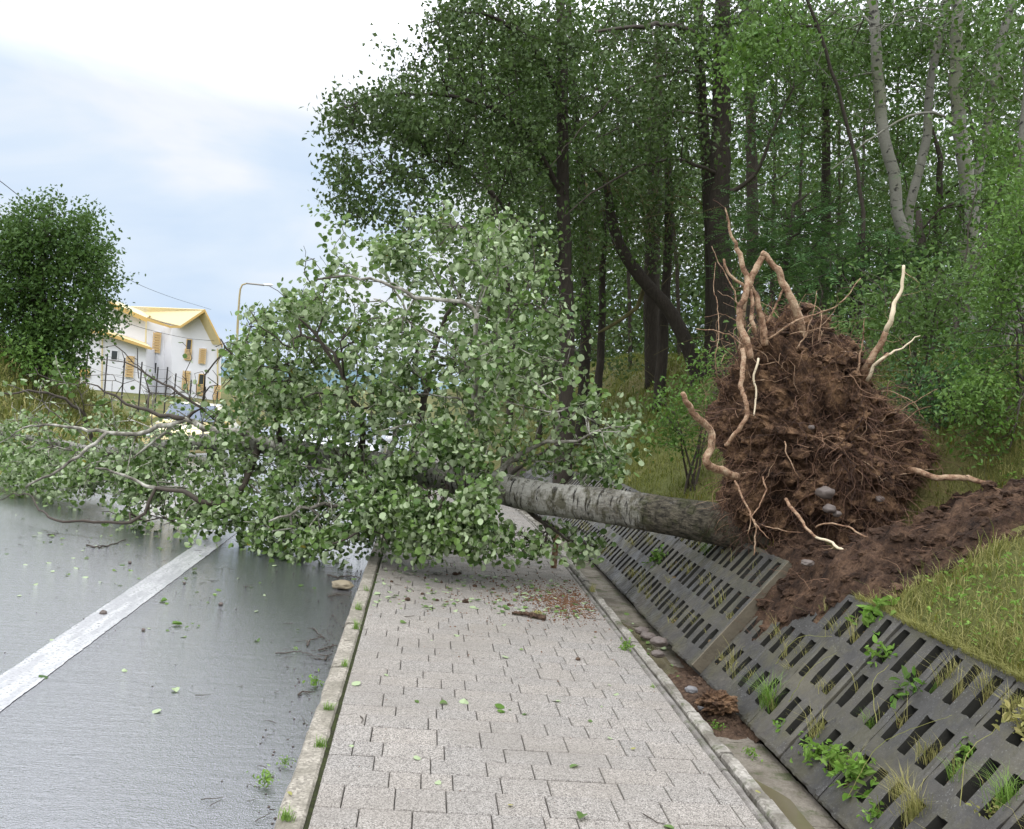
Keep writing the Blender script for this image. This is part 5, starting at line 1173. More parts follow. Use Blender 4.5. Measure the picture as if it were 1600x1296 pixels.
# --- large dark poplars left of centre
tree('poplar_tree', 'tall poplar with dark slim trunk and drooping crown reaching out over the road', [(886, 640, 15.5), (884, 450, 15.5), (880, 300, 15.5), (878, 100, 15.5), (870, -150, 15.5)], (.15, .12, .09, .06),
     [(590, 210, 80, 70, 1.3, 13.5), (560, 280, 40, 70, .9, 13.3), (610, 90, 35, 30, .4, 13.8), (680, 150, 70, 90, 1.5, 14), (740, 60, 90, 80, 1.4, 14.5), (760, 220, 80, 90, 1.4, 14.5), (640, 330, 45, 60, .8, 13.6), (820, 330, 70, 80, .8, 15), (850, 120, 80, 120, 1.1, 15), (585, 170, 70, 40, .9, 13.4), (545, 230, 35, 50, .9, 13.2), (575, 330, 30, 30, .6, 13.2)], 1250, .9, .080, 'diamond', 'l_dark', 'darkbark', 20, .15,
     [top(780, 15.5, 9.5, (3.2, 2, 2.4), 120)], 'trees standing on the bank', 30, extra_limbs=[([(880, 300, 15.5), (800, 190, 14.8), (700, 150, 14.2), (600, 150, 13.6), (530, 170, 13.3)], (.05, .012)), ([(884, 420, 15.5), (790, 330, 14.8), (720, 260, 14.2), (640, 260, 13.7), (560, 320, 13.3)], (.04, .008)), ([(878, 150, 15.5), (820, 60, 15), (740, 20, 14.6), (660, 40, 14.3)], (.05, .01))])
tree('poplar_tree', 'bright green poplar whose foliage fills the sky edge above the fallen tree', [(912, 620, 19), (915, 420, 19), (905, 250, 19), (890, 50, 19), (880, -100, 19)], (.13, .10, .07, .05),
     [(700, 220, 70, 90, 1.2, 17), (760, 130, 90, 90, 1.3, 17.5), (820, 220, 90, 110, 1.3, 18), (900, 90, 90, 100, 1.2, 18), (720, 340, 60, 50, .8, 17), (930, 300, 70, 90, .8, 18.5)], 620, 1.3, .10, 'diamond', 'l_mid', 'darkbark', 18, .22, [top(850, 19, 11, (3, 2, 2), 60)], step=.35)
tree('conifer_tree', 'tallest tree, its thick straight brown trunk right of centre behind the root plate', [(1135, 560, 16), (1124, 400, 16), (1126, 250, 16), (1128, 100, 16), (1130, -200, 16)], (.21, .185, .16, .13, .08),
     [(1060, 40, 110, 60, 1.1, 15.5), (1000, 120, 90, 80, .9, 15), (1130, 40, 80, 60, .8, 15.5), (980, 200, 70, 60, .6, 15), (1060, 230, 70, 70, .5, 15.3), (1230, 60, 100, 70, 1.0, 15.5), (1220, 180, 80, 60, .5, 16)], 560, 1.2, .08, 'diamond', 'l_dark', 'darkbark', 20, .19, [top(1130, 16, 10, (3, 2.4, 2.6), 130)], 'trees standing on the bank', 90, wood='twig',
     extra_limbs=[([(1126, 75, 16), (1090, 55, 15.6), (1040, 40, 15.2), (990, 42, 15), (930, 50, 14.8)], (.06, .02)), ([(1124, 310, 16), (1165, 290, 15.8), (1190, 255, 15.6), (1215, 190, 15.5), (1240, 140, 15.5)], (.045, .012)), ([(1120, 270, 16), (1060, 250, 15.4), (1000, 262, 15), (940, 290, 14.8), (880, 340, 14.6)], (.035, .008)), ([(1120, 180, 16), (1060, 175, 15.4), (1000, 190, 15), (930, 215, 14.6)], (.03, .008)), ([(1122, 110, 16), (1000, 130, 15), (920, 190, 14.6), (860, 260, 14.3)], (.03, .006))])
tree('conifer_tree', 'slim dark trunk close along the left side of the thick brown trunk', [(1112, 500, 16.8), (1108, 330, 16.8), (1098, 180, 16.8), (1092, 60, 16.8), (1090, -150, 16.8)], (.12, .10, .09, .06),
     [(1050, 120, 70, 90, 1, 17), (1100, 200, 60, 60, .6, 17), (990, 60, 60, 60, .8, 16.5), (1000, 320, 60, 60, .5, 16.5)], 160, .9, .08, 'diamond', 'l_dark', 'darkbark', 14, .2, [top(1080, 17, 10.5, (2, 2, 2), 40)], 'trees standing on the bank', 50, wood='lichen')
tree('dark_tree', 'dark trunk right of the thick brown one, standing farther back', [(1176, 520, 22), (1176, 330, 22), (1172, 170, 22), (1170, 0, 22)], (.15, .13, .11),
     [(1200, 120, 90, 110, 1, 21), (1280, 60, 80, 70, 1, 21), (1170, 30, 60, 50, .8, 21), (1250, 230, 70, 70, .6, 21)], 230, 1.2, .115, 'diamond', 'l_blue', 'darkbark', 14, .26, None, 'trees standing on the bank', 24, step=.4)
tree('dark_tree', 'stout dark trunk standing upright behind the leaning one', [(1022, 595, 20), (1018, 480, 20), (1020, 380, 20), (1025, 200, 20), (1030, 50, 20)], (.19, .17, .15, .10),
     [(960, 250, 80, 90, 1, 19), (1020, 320, 60, 70, .8, 19), (930, 130, 80, 80, 1, 19), (1050, 130, 60, 70, .8, 19), (900, 380, 50, 50, .6, 19)], 260, 1.2, .11, 'diamond', 'l_dark', 'darkbark', 14, .25, None, 'trees standing on the bank', 40, step=.4, wood='lichen')
tree('dark_tree', 'slender dark trunk in front of the stout one, grassy foot', [(1030, 618, 17.5), (1036, 520, 17.5), (1042, 420, 17.5), (1045, 300, 17.5), (1040, 150, 17.5)], (.12, .09, .07, .05),
     [(1010, 380, 50, 50, .6, 17), (1060, 340, 50, 60, .7, 17), (1000, 260, 60, 60, .7, 17)], 110, .9, .085, 'diamond', 'l_dark', 'darkbark', 12, .2, None, 'trees standing on the bank', 34, wood='lichen')
tree('leaning_tree', 'black leaning trunk bending left above the bright shrub', [(1092, 590, 17), (1075, 545, 17), (1050, 490, 17), (1020, 455, 17), (980, 405, 17), (958, 350, 17), (945, 280, 17)], (.15, .13, .12, .10, .06),
     [(930, 300, 60, 50, .8, 16.5), (900, 380, 50, 60, .8, 16.5), (960, 230, 50, 50, .7, 16.5), (870, 300, 40, 50, .6, 16.5)], 150, .9, .085, 'diamond', 'l_dark', 'darkbark', 14, .2, None, 'trees standing on the bank', 26, wood='lichen', extra_limbs=[([(1020, 455, 17), (1008, 440, 17.3), (995, 480, 17.3), (970, 500, 17.3), (945, 515, 17.3)], (.05, .03))])
tree('slender_tree', 'thin dark stem left of the leaning trunk, mossy', [(935, 612, 18), (940, 520, 18), (942, 420, 18), (950, 300, 18)], (.09, .07, .05),
     [(910, 440, 45, 50, .8, 17.6), (860, 480, 40, 60, .8, 17.6), (960, 360, 50, 50, .8, 17.6), (840, 560, 30, 40, .5, 17.8)], 150, .9, .085, 'diamond', 'l_mid', 'darkbark', 13, .2, None, 'trees standing on the bank', 20)
tree('slender_tree', 'thin pale brown stem between the two dark ones above the mound edge', [(915, 615, 21), (918, 500, 21), (920, 400, 21), (915, 280, 21)], (.08, .06, .04),
     [(880, 420, 50, 60, .8, 20.5), (930, 360, 50, 50, .8, 20.5), (1000, 540, 60, 40, .3, 21)], 100, .9, .10, 'diamond', 'l_mid', 'lichen', 13, .24, None, 'trees standing on the bank', 12)
# --- pale aspens on the right
al = 'pale barked aspens right of the root plate'
tree('aspen_tree', 'leftmost pale aspen, curved trunk bowing left and back right', [(1432, 410, 13), (1414, 375, 13), (1402, 330, 13), (1397, 270, 13), (1382, 215, 13), (1374, 150, 13), (1370, 80, 13), (1364, 0, 13), (1360, -140, 13)], (.10, .085, .08, .08, .075, .07, .04),
     [(1320, 60, 70, 70, 1, 13.6), (1400, 40, 60, 50, .8, 13.9), (1330, 160, 50, 50, .5, 13.6)], 190, .9, .075, 'diamond', 'l_mid', 'palebark', 15, .19, [top(1365, 13, 7.6, (1.8, 1.6, 1.4), 80)], al)
tree('aspen_tree', 'slimmer pale aspen right behind the curved one, leaning right', [(1422, 400, 13.6), (1420, 363, 13.6), (1422, 324, 13.6), (1436, 266, 13.6), (1449, 210, 13.6), (1453, 130, 13.6), (1462, 81, 13.6), (1475, 30, 13.6), (1490, -120, 13.6)], (.075, .07, .065, .06, .055, .03),
     [(1440, 60, 60, 60, 1, 14.6), (1470, 130, 40, 40, .5, 14.6)], 110, .8, .075, 'diamond', 'l_mid', 'palebark', 15, .18, [top(1475, 13.6, 7.6, (1.6, 1.4, 1.3), 60)], al)
tree('aspen_tree', 'thickest pale aspen with a knotted base and straight grey trunk', [(1512, 430, 13), (1511, 405, 13), (1515, 324, 13), (1505, 240, 13), (1495, 162, 13), (1494, 65, 13), (1497, -20, 13), (1500, -140, 13)], (.145, .13, .105, .095, .085, .08, .045),
     [(1520, 60, 60, 60, 1, 14.2), (1560, 150, 50, 60, .7, 14.2), (1440, 20, 50, 30, .6, 14), (1535, 120, 22, 40, .7, 12.0)], 150, .9, .08, 'diamond', 'l_mid', 'palebark', 15, .19, [top(1500, 13, 7.6, (1.8, 1.5, 1.3), 70)], al,
     extra_limbs=[([(1498, 185, 13), (1460, 176, 12.7), (1400, 190, 12.5), (1350, 225, 12.4), (1300, 265, 12.4)], (.022, .008))])
tree('aspen_tree', 'pale aspen forking right from behind the knotted base', [(1520, 380, 13.4), (1527, 275, 13.4), (1543, 210, 13.4), (1556, 113, 13.4), (1569, 49, 13.4), (1588, -20, 13.4), (1610, -140, 13.4)], (.075, .07, .065, .06, .055, .03),
     [(1580, 90, 40, 60, 1, 14.5), (1600, 180, 50, 60, 1, 14.5)], 110, .8, .075, 'diamond', 'l_mid', 'palebark', 15, .18, [top(1600, 13.4, 7.4, (1.6, 1.4, 1.3), 60)], al)
tree('aspen_tree', 'pale spotted trunk cut off by the right picture edge', [(1590, 420, 11), (1594, 330, 11), (1602, 250, 11), (1612, 100, 11), (1620, -100, 11)], (.11, .10, .09, .07),
     [(1620, 60, 50, 80, 1, 11), (1590, 200, 40, 40, .4, 11)], 60, .7, .075, 'diamond', 'l_mid', 'palebark', 14, .18, [top(1640, 11, 6.5, (1.5, 1.2, 1.3), 60)], al)
# --- robinias and understorey behind the root plate
ro = 'robinias behind the root plate'
tree('robinia_tree', 'feathery blue green robinia directly behind the tall roots', [(1215, 560, 14), (1222, 480, 14), (1230, 400, 14), (1240, 320, 14)], (.06, .045, .03),
     [(1230, 370, 80, 50, 1, 14), (1190, 420, 50, 40, .8, 14), (1290, 340, 60, 45, .9, 14), (1250, 450, 70, 40, .8, 13.6), (1180, 330, 40, 50, .6, 14.5), (1340, 300, 50, 40, .5, 14)], 280, .9, .070, 'pinnate', 'l_blue', 'darkbark', 26, .24, None, ro, step=.25)
tree('robinia_tree', 'robinia with layered sprays between the roots and the pale aspens', [(1330, 520, 12.5), (1335, 440, 12.5), (1345, 360, 12.5)], (.05, .04, .025),
     [(1350, 400, 70, 45, 1, 12), (1320, 470, 70, 45, 1, 12), (1400, 450, 60, 40, .9, 12), (1300, 520, 50, 30, .8, 12), (1390, 370, 40, 25, .5, 12), (1280, 420, 60, 40, .9, 12.3), (1480, 420, 70, 40, .8, 12)], 330, .8, .062, 'pinnate', 'l_blue', 'darkbark', 26, .22, None, ro, step=.25)
tree('robinia_tree', 'dark robinia high between the brown trunk and the first aspen', [(1285, 470, 18), (1290, 330, 18), (1290, 200, 18), (1285, 60, 18)], (.11, .09, .06),
     [(1270, 120, 70, 60, 1, 17.5), (1320, 100, 50, 70, 1, 17.5), (1300, 200, 60, 40, .5, 17.5), (1400, 180, 50, 80, .8, 18), (1340, 300, 40, 30, .4, 17.5)], 230, 1.1, .085, 'pinnate', 'l_walnut', 'darkbark', 24, .3, None, ro, step=.3)
tree('dark_tree', 'shaded trunk stub half hidden in the shrubs below the aspens', [(1452, 540, 12), (1447, 490, 12), (1443, 430, 12), (1435, 330, 12.2)], (.09, .085, .08, .03),
     [(1450, 400, 50, 40, 1, 12.2), (1480, 350, 40, 40, .8, 12.2), (1550, 340, 60, 50, 1, 12.2)], 120, .7, .07, 'diamond', 'l_walnut', 'darkbark', 15, .18, None, 'trees standing on the bank')
tree('dark_tree', 'dark bushy tree filling the gap between the aspen trunks', [(1470, 520, 17), (1465, 380, 17), (1470, 250, 17)], (.10, .08, .05),
     [(1460, 330, 60, 50, .9, 16.6), (1560, 280, 60, 70, 1, 16.6), (1580, 120, 40, 100, .9, 17), (1420, 200, 40, 90, .7, 17), (1530, 60, 60, 60, .8, 17), (1370, 330, 50, 40, .5, 17), (1440, 80, 80, 80, 1, 17), (1350, 60, 60, 60, 1, 17)], 420, 1.0, .10, 'diamond', 'l_walnut', 'darkbark', 14, .25, None, 'trees standing on the bank', step=.35)
shrub('shrub', 'bright green shrub left of the root plate, above the broken root', [(1070, 640, 50, 40, 1), (1110, 590, 40, 35, 1), (1045, 670, 30, 30, .8), (1130, 560, 25, 25, .6), (1090, 690, 25, 25, .5)], 190, 9.6, .4, .05, 'oval', 'l_bright', 16, .10)
shrub('shrub', 'large light green bush at the right picture edge', [(1560, 560, 60, 110, 1), (1590, 450, 50, 110, 1), (1540, 660, 55, 60, 1), (1580, 690, 40, 50, 1), (1600, 350, 40, 80, .9), (1500, 600, 40, 40, .5)], 620, 6.7, .35, .040, 'oval', 'l_bright', 22, .095, base=(4.5, 6.8))
shrub('shrub', 'mid green elder bush behind the long pale root', [(1450, 470, 70, 50, 1), (1420, 540, 60, 40, 1), (1490, 560, 50, 50, .9), (1500, 440, 50, 40, .9), (1380, 500, 50, 40, .8), (1350, 450, 50, 40, .5)], 420, 8.0, .5, .052, 'oval', 'l_mid', 15, .14)
shrub('shrub', 'blue green bush low on the bank right of the root plate', [(1450, 610, 70, 35, 1), (1500, 640, 60, 40, 1), (1400, 600, 40, 25, .7), (1480, 690, 40, 25, .3), (1540, 560, 40, 50, .7)], 300, 7.3, .35, .040, 'oval', 'l_blue', 14, .11)
shrub('shrub', 'dark undergrowth bush in the shade behind the root plate', [(1260, 520, 70, 30, .9), (1330, 560, 50, 30, .9), (1180, 540, 30, 40, .6), (1400, 540, 60, 40, .9), (1480, 520, 80, 50, .8)], 260, 10.6, .6, .06, 'oval', 'l_mid', 14, .14)
shrub('shrub', 'yellow green sprays at the upper right between aspen and edge', [(1560, 250, 40, 40, 1), (1520, 215, 40, 25, .8), (1590, 330, 25, 40, .7), (1580, 220, 25, 25, .6)], 110, 10.6, .4, .075, 'oval', 'l_bright', 12, .13, base=(5.9, 10.6))
shrub('shrub', 'dim green bush on the mound between the dark trunks', [(850, 600, 35, 50, 1), (880, 560, 40, 50, .8), (960, 570, 30, 25, .7), (900, 640, 30, 25, .6)], 150, 19.5, 1.0, .09, 'diamond', 'l_dark', 14, .22)
# sprays of bright leaf high in the middle
tree('poplar_tree', 'light green poplar sprays hanging in front of the thick brown trunk', [(1340, 560, 11.8), (1345, 300, 12), (1290, 80, 12), (1240, -60, 12)], (.030, .026, .022, .018),
     [(1170, 80, 45, 50, 1.2, 11.6), (1150, 140, 30, 35, .8, 11.5), (1210, 40, 50, 40, 1, 11.7), (1240, 110, 30, 40, .4, 11.8)], 130, .5, .07, 'diamond', 'l_bright', 'darkbark', 16, .14, [top(1230, 12, 7, (1.6, 1.2, .9), 50)], 'trees standing on the bank')
# --- the deeper wood: countable stems, then the far mass
bgx = [(985, 24, .05), (1062, 26, .06), (1205, 27, .07), (1245, 24, .06), (1310, 26, .06), (1345, 30, .07), (1400, 25, .06), (1560, 24, .07), (850, 25, .09), (800, 23, .09), (760, 27, .08), (1500, 28, .07)]
bgl = ['left of the stout dark trunk', 'just right of the stout dark trunk', 'right of the farther dark trunk', 'behind the feathery robinia', 'left of the first aspen', 'close left of the curved aspen', 'behind the crossing aspens', 'right of the forked aspen', 'behind the slim poplar trunk', 'left of the slim poplar trunk', 'at the wood\'s left end', 'behind the knotted aspen']
for (a, Yv, r0), w_ in zip(bgx, bgl):
    dx = rng.normal() * 12; nn = 170
    tree('background_tree', 'thin distant woodland tree ' + w_, [(a, 585, Yv), (a + dx * .4, 400, Yv), (a + dx * 1.8, 200, Yv), (a + dx * 2.6, 20, Yv)], (r0, r0 * .85, r0 * .6, .03),
         [(a, 90, 80, 100, 1), (a + 20, 250, 70, 80, .75), (a - 20, 420, 60, 60, .5), (a, 510, 55, 40, .5)], nn, 1.2, .13, 'diamond', 'l_mid' if rng.random() < .35 else 'l_dark', 'darkbark', 17, .36, None, 'thin trees deeper in the wood', 10, step=.5)
# far wood mass on the rise
b_ = MB(); n = 11500
X = rng.uniform(2, 46, n); Y = rng.uniform(35, 54, n); Zt = 2.0 + 13 * rng.random(n) ** 1.3
C_ = np.c_[X, Y, Zt]; C_ = np.repeat(C_, 16, 0) + rng.normal(size=(n * 16, 3)) * [.7, .7, .5]; leaves(b_, C_, .24, 'diamond', .2, .5, .4)
for k in range(16):
    x, y = rng.uniform(3, 60), rng.uniform(36, 60); b_.tube([(x, y, 1.5), (x + rng.normal() * .3, y, 6), (x + rng.normal() * .6, y, 12)], [.14, .11, .05], 5)
tag(b_.build('far_wood', M['l_dark'], uv=False), 'far wood seen as one mass between the nearer trunks', kind='stuff')

# ------------------------------------------------------------------ left side: tree, house, lamp, fence, cars, wires
tree('walnut_tree', 'dense round dark green tree on the grassy bank at the left edge', [(62, 575, 34), (60, 500, 34), (65, 420, 34), (70, 350, 34)], (.26, .22, .16, .06),
     [(70, 440, 85, 85, 1.2), (30, 490, 60, 70, 1), (135, 395, 45, 32, 1), (158, 385, 26, 14, .8), (165, 440, 26, 16, .8), (150, 490, 40, 26, .9), (125, 350, 24, 26, .9), (60, 350, 48, 30, 1), (110, 540, 30, 40, .9), (10, 370, 40, 30, .9), (88, 312, 12, 12, .5), (40, 318, 14, 14, .5), (140, 325, 14, 14, .5), (60, 550, 60, 30, .8)], 760, 1.6, .15, 'diamond', 'l_walnut', 'darkbark', 40, .30, None, None, step=.4, rt=.009)
shrub('shrub', 'yellow green bush at the foot of the dense left tree', [(25, 545, 30, 18, 1), (60, 572, 35, 14, 1), (100, 588, 20, 12, .6)], 90, 32, 1.0, .16, 'diamond', 'l_bright', 14, .28, grp=None)
house = thing('house', 'white rendered two storey house with ochre eaves and cream sheet roof', 'house', P(250, 620, 92))
HO = np.array(house.location)
def quad(pts, d): return [P(a, b, y) for a, b, y in pts]
Yw = 92.0
def wallp(pts, Yv, dep=9.0, nm='wall', m='wall'):
    b_ = MB(); b_.prism([P(a, b, Yv) for a, b in pts], (-dep * .84, dep, 0) if dep > 4 else (0, dep, 0)); return b_.build(nm, M[m], house, HO, uv=False)
wallp([(268, 511), (282, 508), (320, 488), (346, 540), (344, 660), (268, 660)], 92, 10)
wl = wallp([(172, 476), (228, 500), (268, 511), (268, 660), (172, 650)], 93.2, 9)
wallp([(120, 516), (150, 520), (228, 545), (227, 650), (120, 640)], 90.2, 2.9)
def slab_roof(pts, th, nm='roof', m='roof'):
    q = np.array([P(*a) for a in pts]); n0 = np.cross(q[1] - q[0], q[2] - q[0])
    for i in range(3, len(q)): d_ = ray(*pts[i][:2]); q[i] = EYE + d_ * (((q[0] - EYE) @ n0) / (d_ @ n0)); n_ = np.cross(q[1] - q[0], q[2] - q[0]); n_ /= np.linalg.norm(n_); n_ *= -1 if n_[2] > 0 else 1
    b_ = MB(); b_.prism(q, n_ * th); return b_.build(nm, M[m], house, HO, uv=False)
rf = slab_roof([(282, 509.5, 91.0), (320, 483.5, 91.0), (205, 478.5, 103), (229, 496, 97)], .14)
slab_roof([(320, 483.5, 91.0), (347.5, 539, 91.0), (232, 527, 101), (205, 478.5, 101)], .14)
slab_roof([(168, 470, 92.4), (229, 496.5, 92.4), (236, 492, 99), (180, 470, 99)], .14)
slab_roof([(148, 514, 89.6), (236, 543, 89.6), (228, 536, 93), (150, 507, 93)], .12)
def fas(a, b, Yv, w0, w1, m='yellow', nm='fascia', th=.10):
    p0, p1 = P(*a, Yv), P(*b, Yv); b_ = MB(); b_.prism([p0, p1, p1 - [0, 0, w1], p0 - [0, 0, w0]], (0, th, 0)); return b_.build(nm, M[m], house, HO, uv=False)
fas((168, 470), (230, 497), 92.2, .42, .42); fas((229, 496.5), (266, 509), 91.9, .30, .22); fas((265, 509), (282.5, 509), 90.9, .22, .22); fas((282, 509), (320.5, 483), 90.85, .26, .26); fas((320, 483), (348, 539.5), 90.8, .26, .26)
fas((118, 513), (149, 513.5), 89.5, .45, .45); fas((148, 513), (237, 543.5), 89.4, .34, .22)
def pipe(a, b, Yv, r=.07):
    b_ = MB(); b_.tube([P(*a, Yv), P(*b, Yv)], r, 6); b_.build('downpipe', M['roof'], house, HO, uv=False)
pipe((228.5, 503), (225, 640), 92.0); pipe((160, 527), (159, 620), 90.0); pipe((340, 545), (340, 640), 91.9)
def win(x0, x1, y0, y1, Yv, kind, nm='window'):
    c = P((x0 + x1) / 2, (y0 + y1) / 2, Yv); wdt = (x1 - x0) / F * Yv; hgt = (y1 - y0) / F * Yv
    b_ = MB(); b_.box(c[0] - wdt / 2, c[0] + wdt / 2, Yv - .06, Yv + .04, c[2] - hgt / 2, c[2] + hgt / 2); wo = b_.build(nm, M['glass'], house, HO, uv=False)
    fr = MB(); t = .07
    for q in ((c[0] - wdt / 2 - t, c[0] - wdt / 2, c[2] - hgt / 2 - t, c[2] + hgt / 2 + t), (c[0] + wdt / 2, c[0] + wdt / 2 + t, c[2] - hgt / 2 - t, c[2] + hgt / 2 + t), (c[0] - wdt / 2, c[0] + wdt / 2, c[2] + hgt / 2, c[2] + hgt / 2 + t), (c[0] - wdt / 2, c[0] + wdt / 2, c[2] - hgt / 2 - t, c[2] - hgt / 2)):
        fr.box(q[0], q[1], Yv - .10, Yv + .02, q[2], q[3])
    fr.build('frame', M['wall'] if kind != 1 else M['yellow'], wo, HO, uv=False)
    if kind >= 1:                               # ochre slatted balustrade / shutter
        sh = MB(); n_ = 8; h1 = hgt * (.55 if kind == 1 else 1.0); hs = h1 / n_
        for k in range(n_): sh.box(c[0] - wdt / 2 - .10, c[0] + wdt / 2 + .10, Yv - .18, Yv - .13, c[2] - hgt / 2 + k * hs, c[2] - hgt / 2 + k * hs + hs * .62)
        for sx in (-1, 1): sh.box(c[0] + sx * (wdt / 2 + .10) - .04, c[0] + sx * (wdt / 2 + .10) + .04, Yv - .20, Yv - .185, c[2] - hgt / 2 - .05, c[2] - hgt / 2 + h1)
        sh.build('balustrade', M['shutter'], wo, HO, uv=False)
    if kind == 2:
        b2 = MB(); b2.box(c[0] - wdt / 2, c[0] + wdt / 2, Yv - .085, Yv - .065, c[2] - hgt / 2, c[2] + hgt / 2); b2.build('shutter', M['shutter'], wo, HO, uv=False)
win(242, 249.5, 520, 551, 93.2, 2); win(292, 298, 532, 562, 92, 1); win(314, 320, 545, 568, 92, 2); win(288, 295, 580, 609, 92, 2); win(311, 317.5, 586, 617, 92, 1)
win(237.5, 244.5, 567.5, 583, 93.2, 0); win(175, 183.5, 549, 562, 90.2, 0); win(200, 207.5, 557, 589, 90.2, 2); win(349.0 - 12, 355 - 12, 602, 628, 92, 2)
wallp([(124, 576), (140, 576), (140, 590), (124, 588)], 90.0, .12, 'plinth', 'yellow')
# street lamp
lb0 = P(370, 620, 45); lamp = thing('street_lamp', 'tall street lamp with a slim bent arm rising behind the fallen crown', 'street lamp', (lb0[0], 45, float(grade(45)) - .2)); LO = np.array(lamp.location)
b_ = MB(); q = smooth_path([LO, P(370, 540, 45), P(373, 480, 45), P(375.5, 452, 45), P(378.5, 445.5, 45), P(386, 443, 45)], .3); b_.tube(q, np.interp(np.linspace(0, 1, len(q)), [0, .7, 1], [.075, .055, .035]), 10); b_.build('pole', M['rust'], lamp, LO, True, uv=False)
b_ = MB(); q = smooth_path([P(385, 443, 45), P(400, 444.5, 45), P(413, 446, 45)], .2); b_.tube(q, .04, 8); b_.build('arm', M['metal'], lamp, LO, True, uv=False)
v_, f_ = lump(P(419, 445.5, 45), (.24, .10, .06), I2, .02); build('lamp_head', v_, [f_], M['carw'], lamp, LO, True)
# fence in front of the house
fe = thing('fence', 'dark metal post fence with wires in front of the white house', 'fence', (P(230, 620, 60)[0], 60, float(grade(60)))); FO2 = np.array(fe.location)
fp = [(138, 542), (168, 553), (195, 560), (222, 566), (247, 574), (262, 574), (275, 584), (299, 594), (321, 605), (340, 612)]; tops = []
for a, b in fp:
    t_ = P(a, b, 60); tops.append(t_); b_ = MB(); b_.tube([(t_[0], 60, -1.55), t_], .045, 6); b_.build('post', M['post'], fe, FO2, uv=False)
for dz in (.15, .7, 1.2):
    b_ = MB(); b_.tube([t_ - [0, 0, dz] for t_ in tops], .008, 4); b_.build('wire', M['post'], fe, FO2, uv=False)
# overhead cables
def cable(pts, r, lab):
    q = smooth_path([P(*a) for a in pts], 1.5); b_ = MB(); b_.tube(q, r, 5); tag(b_.build('power_cable', M['post'], uv=False), lab, 'cable', 'overhead power cables')
cable([(-60, 383, 30), (0, 411, 32), (60, 447, 40), (160, 490, 60), (230, 515, 75), (300, 530, 90), (346, 534, 92)], .020, 'lower cable running in front of the left tree down to the house gable')
cable([(-40, 255, 30), (0, 283, 33), (60, 330, 40), (190, 430, 60), (260, 462, 75), (330, 484, 95)], .014, 'faint upper cable passing behind the left tree')
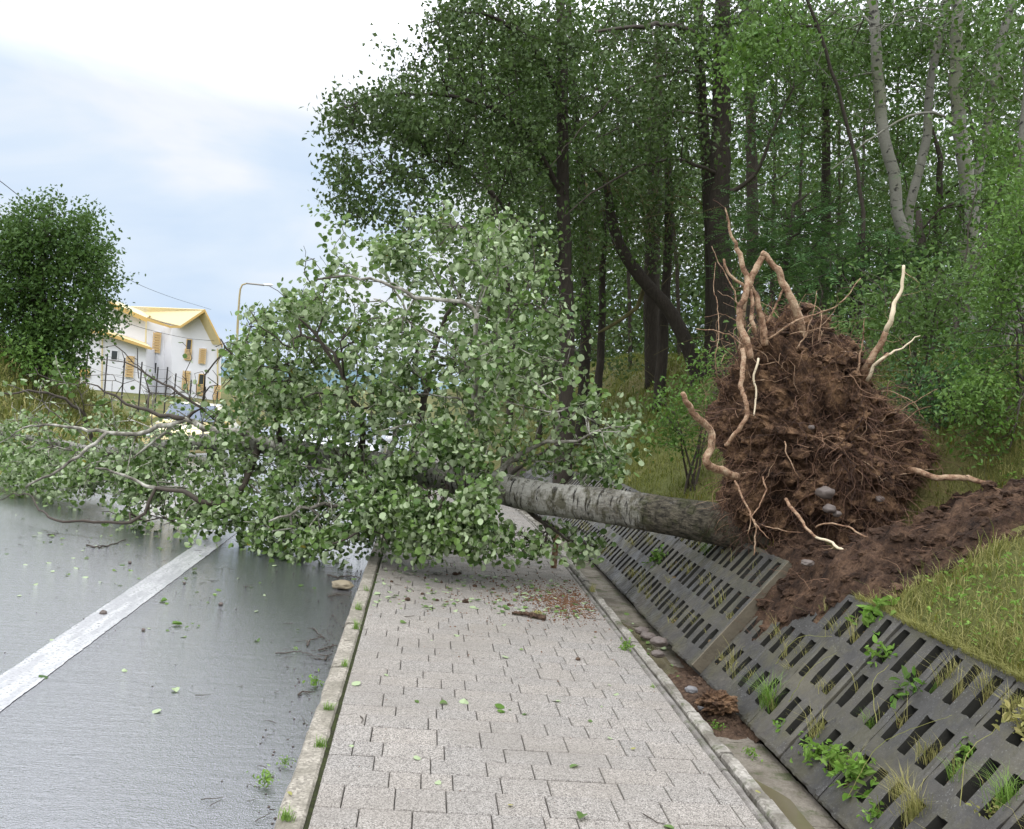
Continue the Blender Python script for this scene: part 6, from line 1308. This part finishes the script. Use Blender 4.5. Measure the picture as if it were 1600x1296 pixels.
# cars on the road behind
def car(cx, cy_, paint, lab, gl=None):
    z0 = float(grade(cy_)) - .08; t = thing('parked_car', lab, 'car', (cx, cy_, z0)); O = np.array([cx, cy_, z0])
    # cross sections along the length (front at -Y): y, half width, bottom, top
    def loft(secs, nm, m, smooth=True):
        b_ = MB(); V = []; n_ = 12
        for (y, hw, zb_, zt_, e_) in secs:
            for k in range(n_):
                a = 2 * PI * k / n_ + PI / n_; cx_ = abs(math.cos(a)) ** e_ * math.copysign(1, math.cos(a)); sz_ = abs(math.sin(a)) ** e_ * math.copysign(1, math.sin(a))
                V.append((cx + hw * cx_, cy_ + y, z0 + (zb_ + zt_) / 2 + (zt_ - zb_) / 2 * sz_))
        m_ = len(secs); i = np.arange(m_ - 1)[:, None]; j = np.arange(n_)[None, :]; j2 = (j + 1) % n_
        f = np.stack([i * n_ + j, i * n_ + j2, (i + 1) * n_ + j2, (i + 1) * n_ + j], -1).reshape(-1, 4)
        b_.add(V, [f, [list(range(n_))[::-1]], [list(range((m_ - 1) * n_, m_ * n_))]]); return b_.build(nm, m, t, O, smooth, uv=False)
    loft([(-2.05, .60, .35, .62, .5), (-1.95, .80, .25, .72, .4), (-1.4, .86, .22, .86, .35), (-.8, .87, .22, .95, .35), (0, .88, .22, .97, .35), (1.3, .87, .22, .98, .35), (1.9, .82, .28, .92, .4), (2.08, .66, .38, .80, .5)], 'body', paint)
    loft([(-.85, .74, .90, .96, .4), (-.25, .66, .90, 1.34, .45), (.2, .64, .90, 1.43, .45), (1.0, .64, .90, 1.41, .45), (1.75, .70, .90, 1.0, .4)], 'cabin', paint)
    b_ = MB(); b_.prism([(cx - .66, cy_ - .84, z0 + .975), (cx + .66, cy_ - .84, z0 + .975), (cx + .53, cy_ - .22, z0 + 1.36), (cx - .53, cy_ - .22, z0 + 1.36)], (0, -.012, .03)); b_.build('windscreen', M['cglass'], t, O, uv=False)
    for sx in (-1, 1):
        b_ = MB(); b_.prism([(cx + sx * .70, cy_ - .55, z0 + .98), (cx + sx * .70, cy_ + 1.3, z0 + .98), (cx + sx * .63, cy_ + .95, z0 + 1.33), (cx + sx * .63, cy_ - .1, z0 + 1.33)], (sx * .03, 0, 0)); b_.build('side_window', M['cglass'], t, O, uv=False)
        v_, f_ = lump((cx + sx * .62, cy_ - 1.93, z0 + .62), (.17, .10, .08), I2, 0); build('headlight', v_, [f_], M['lamp'], t, O, True)
        v_, f_ = lump((cx + sx * .95, cy_ - .55, z0 + 1.0), (.10, .06, .07), I2, 0); build('mirror', v_, [f_], paint, t, O, True)
        for yy in (-1.3, 1.3):
            b_ = MB(); b_.tube([(cx + sx * .70, cy_ + yy, z0 + .31), (cx + sx * .89, cy_ + yy, z0 + .31)], .31, 20); wh = b_.build('wheel', M['rubber'], t, O, uv=False)
            b_ = MB(); b_.tube([(cx + sx * .86, cy_ + yy, z0 + .31), (cx + sx * .905, cy_ + yy, z0 + .31)], .19, 14); b_.build('rim', M['metal'], wh, O, uv=False)
    b_ = MB(); b_.box(cx - .42, cx + .42, cy_ - 2.09, cy_ - 2.02, z0 + .42, z0 + .54); b_.build('grille', M['rubber'], t, O, uv=False)
    return t
c = P(587, 700, 17.5); car(c[0] - .75, 19.3, M['carw'], 'white car waiting on the road just behind the fallen trunk, hood showing through the leaves')
c = P(293, 640, 25); car(c[0], 26, M['cary'], 'yellow car with blue tinted windscreen on the road below the house')
# distant hills
xs2 = np.linspace(-900, 700, 120); V = []
for x in xs2:
    h_ = 10 + 9 * fbm(x, 0, 0, 4, .006) * 2 + 6 * fbm(x, 5, 0, 3, .03); V += [(x, 900 + 60 * fbm(x, 1, 1, 2, .01), -30), (x, 940, h_), (x, 1050, h_ * .5 - 8)]
k = np.arange(119) * 3; tag(build('hills', V, [np.vstack([np.stack([k, k + 3, k + 4, k + 1], -1), np.stack([k + 1, k + 4, k + 5, k + 2], -1)])], M['hill'], smooth=True), kind='structure')
# a low stake standing behind the trunk on the sidewalk edge
q0 = P(868, 852, 9.0); b_ = MB(); b_.tube([(q0[0], q0[1], 0), q0, P(870, 824, 9.0)], [.03, .028, .024], 7, rough=.06); tag(b_.build('wooden_stake', M['root'], uv=False), 'short broken wooden stake standing under the trunk', 'stake')
nv = sum(len(o.data.vertices) for o in bpy.data.objects if o.type == 'MESH'); print('verts', nv, 'objects', len(bpy.data.objects))
